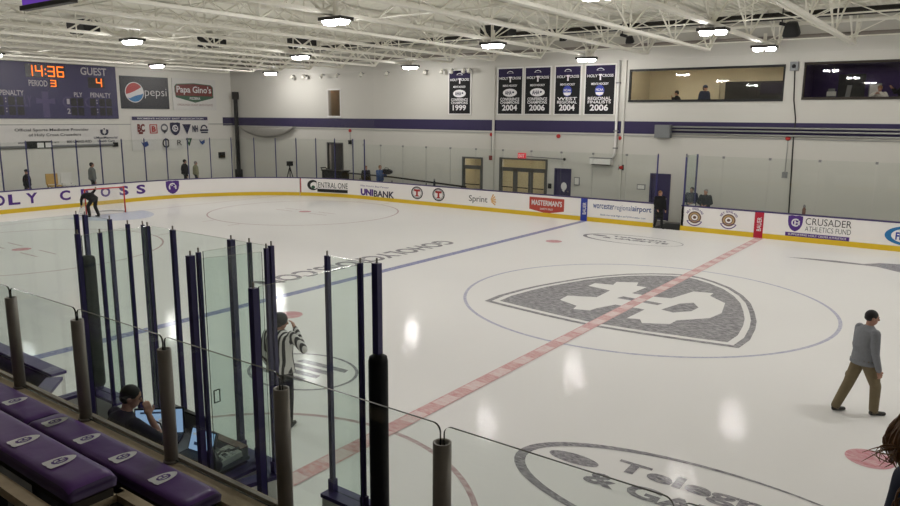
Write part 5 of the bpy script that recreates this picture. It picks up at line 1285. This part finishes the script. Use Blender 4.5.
# gate person in the long black coat
human('person in long black coat stepping onto the ice at the open gate', (-4.12, 12.3, 0), D(-40), 1.62, dict(skin='skin', top='blackcloth', legs='black', shoe='black'),
    dict(kL=(.05, .056, .285), aL=(.06, .06, .045), kR=(-.02, -.05, .29), aR=(-.1, -.06, .06), eR=(.02, -.14, .65), wR=(.11, -.12, .52), eL=(.02, .14, .65), wL=(.1, .12, .5)), .018, 'hairbrown', .55, (D(25), D(5)), 1.1, 1.35, coat=1.05)
# two men behind the glass right of the gate
for x, y, m, hh, lb in ((-3.33, 14.0, 'navycloth', 1.70, 'man in navy jacket behind the tinted side pane right of the gate'), (-2.58, 13.5, 'darkcloth', 1.70, 'man in dark grey jacket standing behind the boards above the medallion advert')):
    human(lb, (x, y, 0), D(-85), hh, dict(skin='skin', top=m, legs='darkcloth', shoe='shoe'), dict(eL=(.03, .16, .65), eR=(.03, -.16, .65), wL=(.12, .06, .60), wR=(.12, -.06, .60)), .018, 'hairgrey' if m == 'darkcloth' else 'hairblack', -.1, (D(-20), 0), 1.2, 1.25)
# four people walking behind the end glass
human('person in black coat and cap behind the end glass at the far left', (-33.2, -.35, 0), D(60), 1.80, dict(skin='skin', top='blackcloth', legs='black', shoe='black'), dict(kL=(.06, .05, .29), aL=(.1, .06, .045), kR=(-.02, -.05, .29), aR=(-.13, -.06, .06)), .022, None, 0, (0, D(10)), 1.2, 1.35, coat=.8, cap=('black', True, 'cap'))
human('man in grey sweatshirt walking behind the goal glass', (-33.2, 3.1, 0), D(75), 2.0, dict(skin='skin', top='greycloth', legs='darkcloth', shoe='black'), dict(kL=(.06, .05, .29), aL=(.1, .06, .045), kR=(-.02, -.05, .29), aR=(-.13, -.06, .06)), .022, 'hairblack', 0, (0, 0), 1.1, 1.3)
human('man in black jacket with backpack behind the purple shield emblem', (-33.2, 8.95, 0), D(70), 1.92, dict(skin='skin', top='blackcloth', legs='black', shoe='black'), dict(kL=(.06, .05, .29), aL=(.1, .06, .045), kR=(-.02, -.05, .29), aR=(-.13, -.06, .06)), .022, 'hairblack', 0, (0, 0), 1.2, 1.45)
human('person in tan jacket walking behind the one in the black jacket', (-33.2, 9.72, 0), D(70), 1.78, dict(skin='skin', top='olive', legs='darkcloth', shoe='black'), dict(kL=(.06, .05, .29), aL=(.1, .06, .045), kR=(-.02, -.05, .29), aR=(-.13, -.06, .06)), .022, 'hairgrey', .2, (0, 0), 1.1, 1.3)
# two by the far boards, one with a video camera
human('person in black standing by the last blue post behind the bank advert', (-22.2, 13.55, 0), D(-20), 1.80, dict(skin='skin', top='blackcloth', legs='black', shoe='black'), dict(), .022, 'hairbrown', .2, (0, 0), 1.2, 1.3)
cm, ch, J, H = human('man in blue jacket holding up a video camera behind the bank advert', (-21.1, 13.55, 0), D(-10), 1.88, dict(skin='skin', top='bluecloth', legs='denim', shoe='black'), dict(eL=(.1, .14, .68), wL=(.2, .06, .76), eR=(.1, -.14, .68), wR=(.2, -.06, .74)), .022, 'hairbrown', 0, (0, D(5)), 1.2, 1.25)
r = thing('video_camera', 'black video camera held by the man in the blue jacket', 'camera', (-20.62, 13.5, 1.42)); MB().bbox(-20.75, -20.35, 13.38, 13.62, 1.38, 1.66).build('case', 'black', r); MB().cyl((-20.35, 13.5, 1.53), (-20.18, 13.5, 1.53), .08, .1).build('lens', 'black', r, True); MB().tube([(-20.7, 13.5, 1.66), (-20.66, 13.5, 1.74), (-20.45, 13.5, 1.74), (-20.4, 13.5, 1.66)], .02).build('carry_handle', 'black', r)
# tripod and desk at the far left, chairs behind the end boards
r = thing('camera_tripod', 'black camera tripod behind the blank curved boards', 'tripod', (-28.6, 13.4, 0))
MB().bbox(-28.72, -28.45, 13.25, 13.55, 1.5, 1.78).build('camera', 'black', r)
for a in (0.3, 2.4, 4.5): MB().cyl((-28.6, 13.4, 1.45), (-28.6 + .45 * math.cos(a), 13.4 + .45 * math.sin(a), 0), .03).build('leg', 'black', r)
MB().cyl((-28.6, 13.4, 1.3), (-28.6, 13.4, 1.52), .04).build('head', 'black', r)
r = thing('equipment_cart', 'black equipment cart in front of the dark doorway', 'cart', (-24.8, 13.7, 0)); MB().bbox(-25.7, -24.0, 13.4, 14.0, .3, 1.35).build('case', 'black', r); MB().bbox(-25.75, -23.95, 13.35, 14.05, 1.35, 1.4).build('top', 'darksteel', r)
for x in (-25.6, -24.1): MB().cyl((x, 13.5, .1), (x, 13.56, .1), .1).build('wheel', 'rubber', r); MB().bbox(x - .03, x + .03, 13.45, 13.6, .1, .3).build('bracket', 'darksteel', r)
MB().tube([(-25.7, 13.5, 1.3), (-25.9, 13.5, 1.5), (-25.9, 13.9, 1.5), (-25.7, 13.9, 1.3)], .03).build('handle', 'darksteel', r, True)
r = thing('ramp_rail', 'long dark handrail sloping down behind the far boards', 'handrail', (-19, 13.9, 0)); MB().tube([(-24, 13.9, 1.25), (-20.5, 13.9, 1.2), (-15.3, 13.9, .95)], .05).build('rail', 'darksteel', r, True)
for x in (-23, -20.5, -18, -15.6): MB().cyl((x, 13.9, 0), (x, 13.9, 1.0), .03).build('leg', 'darksteel', r)
def chair(x, y, m, lb):
    r = thing('chair', lb, 'chair', (x, y, 0)); MB().bbox(x - .25, x + .25, y - .28, y + .28, .9, .96).build('seat', m, r); MB().bbox(x - .28, x - .22, y - .3, y + .3, 1.0, 1.55).build('backrest', m, r)
    for a in (-.2, .2):
        for b in (-.24, .24): MB().cyl((x + a, y + b, 0), (x + a, y + b, .9), .025).build('leg', 'darksteel', r)
    for b in (-.24, .24): MB().cyl((x - .25, y + b, .9), (x - .25, y + b, 1.2), .025).build('back_post', 'darksteel', r)
chair(-32.2, .55, 'plastictan', 'tall tan chair behind the end glass right of the person in the cap'); chair(-32.2, 1.3, 'white', 'tall pale chair behind the end glass beside the tan one')
# people in the press windows
human('person with dark hair leaning at the sill of the left press window', (-4.75, 15.4, 4.22), D(200), 1.66, dict(skin='skin', top='blackcloth', legs='black', shoe='black'), dict(eR=(.05, -.16, .66), wR=(.12, -.05, .8)), .022, 'hairblack', .1, (0, D(15)), 1.2, 1.4)
human('person in dark hooded jacket standing in the left press window', (-3.55, 15.5, 4.22), D(-20), 1.88, dict(skin='skin', top='navycloth', legs='black', shoe='black'), dict(), .022, 'hairblack', .3, (0, 0), 1.3, 1.5, cap=('navycloth', False, 'hood'))
human('person in white shirt seated in the right press window', (3.2, 15.5, 4.22), D(-100), 1.74, dict(skin='skin', top='whitecloth', legs='darkcloth', shoe='black'), dict(eR=(.06, -.19, .70), eL=(.06, .19, .70), wL=(.13, .05, .8), wR=(.13, -.05, .8)), .02, 'hairbrown', 0, (0, D(20)), 1.2, 1.25)
human('person in black at the right picture edge of the right press window', (3.95, 15.9, 4.22), D(170), 2.0, dict(skin='skin', top='blackcloth', legs='black', shoe='black'), dict(eR=(.1, -.14, .72), wR=(.2, -.05, .82), eL=(.1, .14, .72), wL=(.18, .05, .8)), .02, 'hairbrown', .3, (0, D(10)), 1.2)
r = thing('wall_notice', 'pale notice on the back wall of the purple room', 'notice', (2.8, 17.3, 5.6)); MB().bbox(2.6, 3.05, 17.3, 17.38, 5.55, 6.1).build('frame', 'greybox', r); MB().bbox(2.64, 3.01, 17.29, 17.3, 5.6, 6.05).build('sheet', 'white', r)
r = thing('wall_phone', 'small white phone box on the wall of the purple room', 'phone', (1.2, 17.3, 5.7)); MB().bbox(1.05, 1.4, 17.28, 17.38, 5.6, 5.8).build('case', 'white', r); MB().bbox(1.1, 1.35, 17.25, 17.3, 5.8, 5.92).build('handset', 'greybox', r)
r = thing('room_door', 'dark doorway with tan light slot in the purple room', 'door', (1.9, 17.35, 4.6)); MB().bbox(1.45, 2.45, 17.34, 17.4, 4.6, 6.5).build('leaf', 'black', r); MB().add([(1.68, 17.335, 5.0), (1.86, 17.335, 5.0), (1.98, 17.335, 6.05), (1.8, 17.335, 6.05)], [(0, 1, 2, 3)]).build('light_panel', 'grey', r)
for x in (-1.6, ):
    pass
# spectator in the row ahead, mostly outside the picture: brown hair blown to the left
sx, sy, sz = 6.855, -15.695, 2.418
sp, ch, J, H = human('spectator with long brown hair at the right picture edge, mostly out of view', (sx, sy, sz), D(85), 1.7, dict(skin='skin', top='navycloth', legs='denim', shoe='shoe'), dict(), .02, 'hairbrown', .2, (0, 0), 1.0)
rnd = random.Random(8)
# long locks swung out to the left of the head: a = sideways, c = down, d = depth, in metres from the head centre
def lock(pts, r, q):
    out = []
    for a, c, d in pts:
        a -= .10; w = Vector((a * .81 - d * .59, a * .59 + d * .81, -c)); out.append(rot2(w, -D(85)) + J['hea'])
    # smooth curve through the points
    cv = []
    for i in range(len(out) - 1):
        p0, p1, p2, p3 = out[max(i - 1, 0)], out[i], out[i + 1], out[min(i + 2, len(out) - 1)]
        for k in range(4):
            t = k / 4; cv.append(.5 * ((2 * p1) + (p2 - p0) * t + (2 * p0 - 5 * p1 + 4 * p2 - p3) * t * t + (3 * p1 - p0 - 3 * p2 + p3) * t ** 3))
    cv.append(out[-1]); n = len(cv)
    q.tube(cv, [r * (1 - .85 * (i / (n - 1)) ** 3) for i in range(n)], 5)
q = MB()
for k in range(190):
    u = rnd.random(); v = rnd.uniform(-.05, .05); j = lambda m: rnd.uniform(-m, m)
    lock([(.10, -.085, v * .5), (-.02 + j(.01), -.08 + .05 * u, v), (-.11 - .02 * (1 - u) + j(.008), -.045 + .09 * u + j(.008), v), (-.165 - .03 * u * (1 - u) * 2 + j(.008), .0 + .075 * u, v), (-.185 + .03 * u + j(.01), .045 + .05 * u + j(.01), v + j(.01)), (-.165 + .035 * u + j(.015), .085 + .04 * u + j(.015), v)], .0034, q)
for k in range(14):
    j = lambda m: rnd.uniform(-m, m)
    lock([(.05, .0, 0), (-.08, .0 + j(.02), j(.03)), (-.175, .045 + j(.015), j(.03)), (-.205 + j(.01), .06 + j(.012), j(.03)), (-.235 + j(.015), .07 + j(.025), j(.03))], .0024, q)
for k in range(60):
    j = lambda m: rnd.uniform(-m, m)
    lock([(.06, .0, 0), (-.02 + j(.02), .03 + j(.03), j(.04)), (-.10 + j(.02), .11 + j(.02), j(.04)), (-.135 + j(.025), .17 + j(.02), j(.04)), (-.15 + j(.03), .24 + j(.02), j(.04))], .0034, q)
for k in range(230):
    ph = D(49 + 58 + 244 * (k + rnd.random()) / 230); j = lambda m: rnd.uniform(-m, m); ca, sa = math.cos(ph), math.sin(ph); e = 1 + j(.06)
    lock([(.10 + .02 * ca, -.125, .02 * sa), (.10 + .075 * ca * e, -.085, .075 * sa * e), (.10 + .10 * ca * e, .0, .10 * sa * e), (.10 + .10 * ca * e + j(.01), .09, .095 * sa * e), (.10 + .10 * ca + j(.02), .19 + j(.03), .09 * sa + j(.02))], .0052, q)
ch('hair_locks', q, 'hairbrown')

# ------------------------------------------------------------------ world, camera, view
w = bpy.data.worlds.new('hall'); sc.world = w; w.use_nodes = True
w.node_tree.nodes['Background'].inputs[0].default_value = (.9, .9, 1, 1); w.node_tree.nodes['Background'].inputs[1].default_value = .02
cam = bpy.data.cameras.new('camera'); co = bpy.data.objects.new('camera', cam); col.objects.link(co)
cx, cy, cz, yaw, pit, rol, f = 6.69622, -17.55448, 4.62604, 2.202592, -.187112, .0073676, 719.448
F = Vector((math.cos(pit) * math.cos(yaw), math.cos(pit) * math.sin(yaw), math.sin(pit))); Rv = Vector((math.sin(yaw), -math.cos(yaw), 0)); U = Rv.cross(F)
R2 = Rv * math.cos(rol) + U * math.sin(rol); U2 = U * math.cos(rol) - Rv * math.sin(rol)
co.matrix_world = Matrix(((R2.x, U2.x, -F.x, cx), (R2.y, U2.y, -F.y, cy), (R2.z, U2.z, -F.z, cz), (0, 0, 0, 1)))
cam.sensor_width = 36; cam.lens = f * 36 / 900; cam.clip_start = .05; cam.clip_end = 200
sc.camera = co
vs = sc.view_settings
vs.view_transform = 'Standard'; vs.look = 'None'; vs.exposure = .32; vs.gamma = 1; vs.use_curve_mapping = False
sc.cycles.transparent_max_bounces = 40
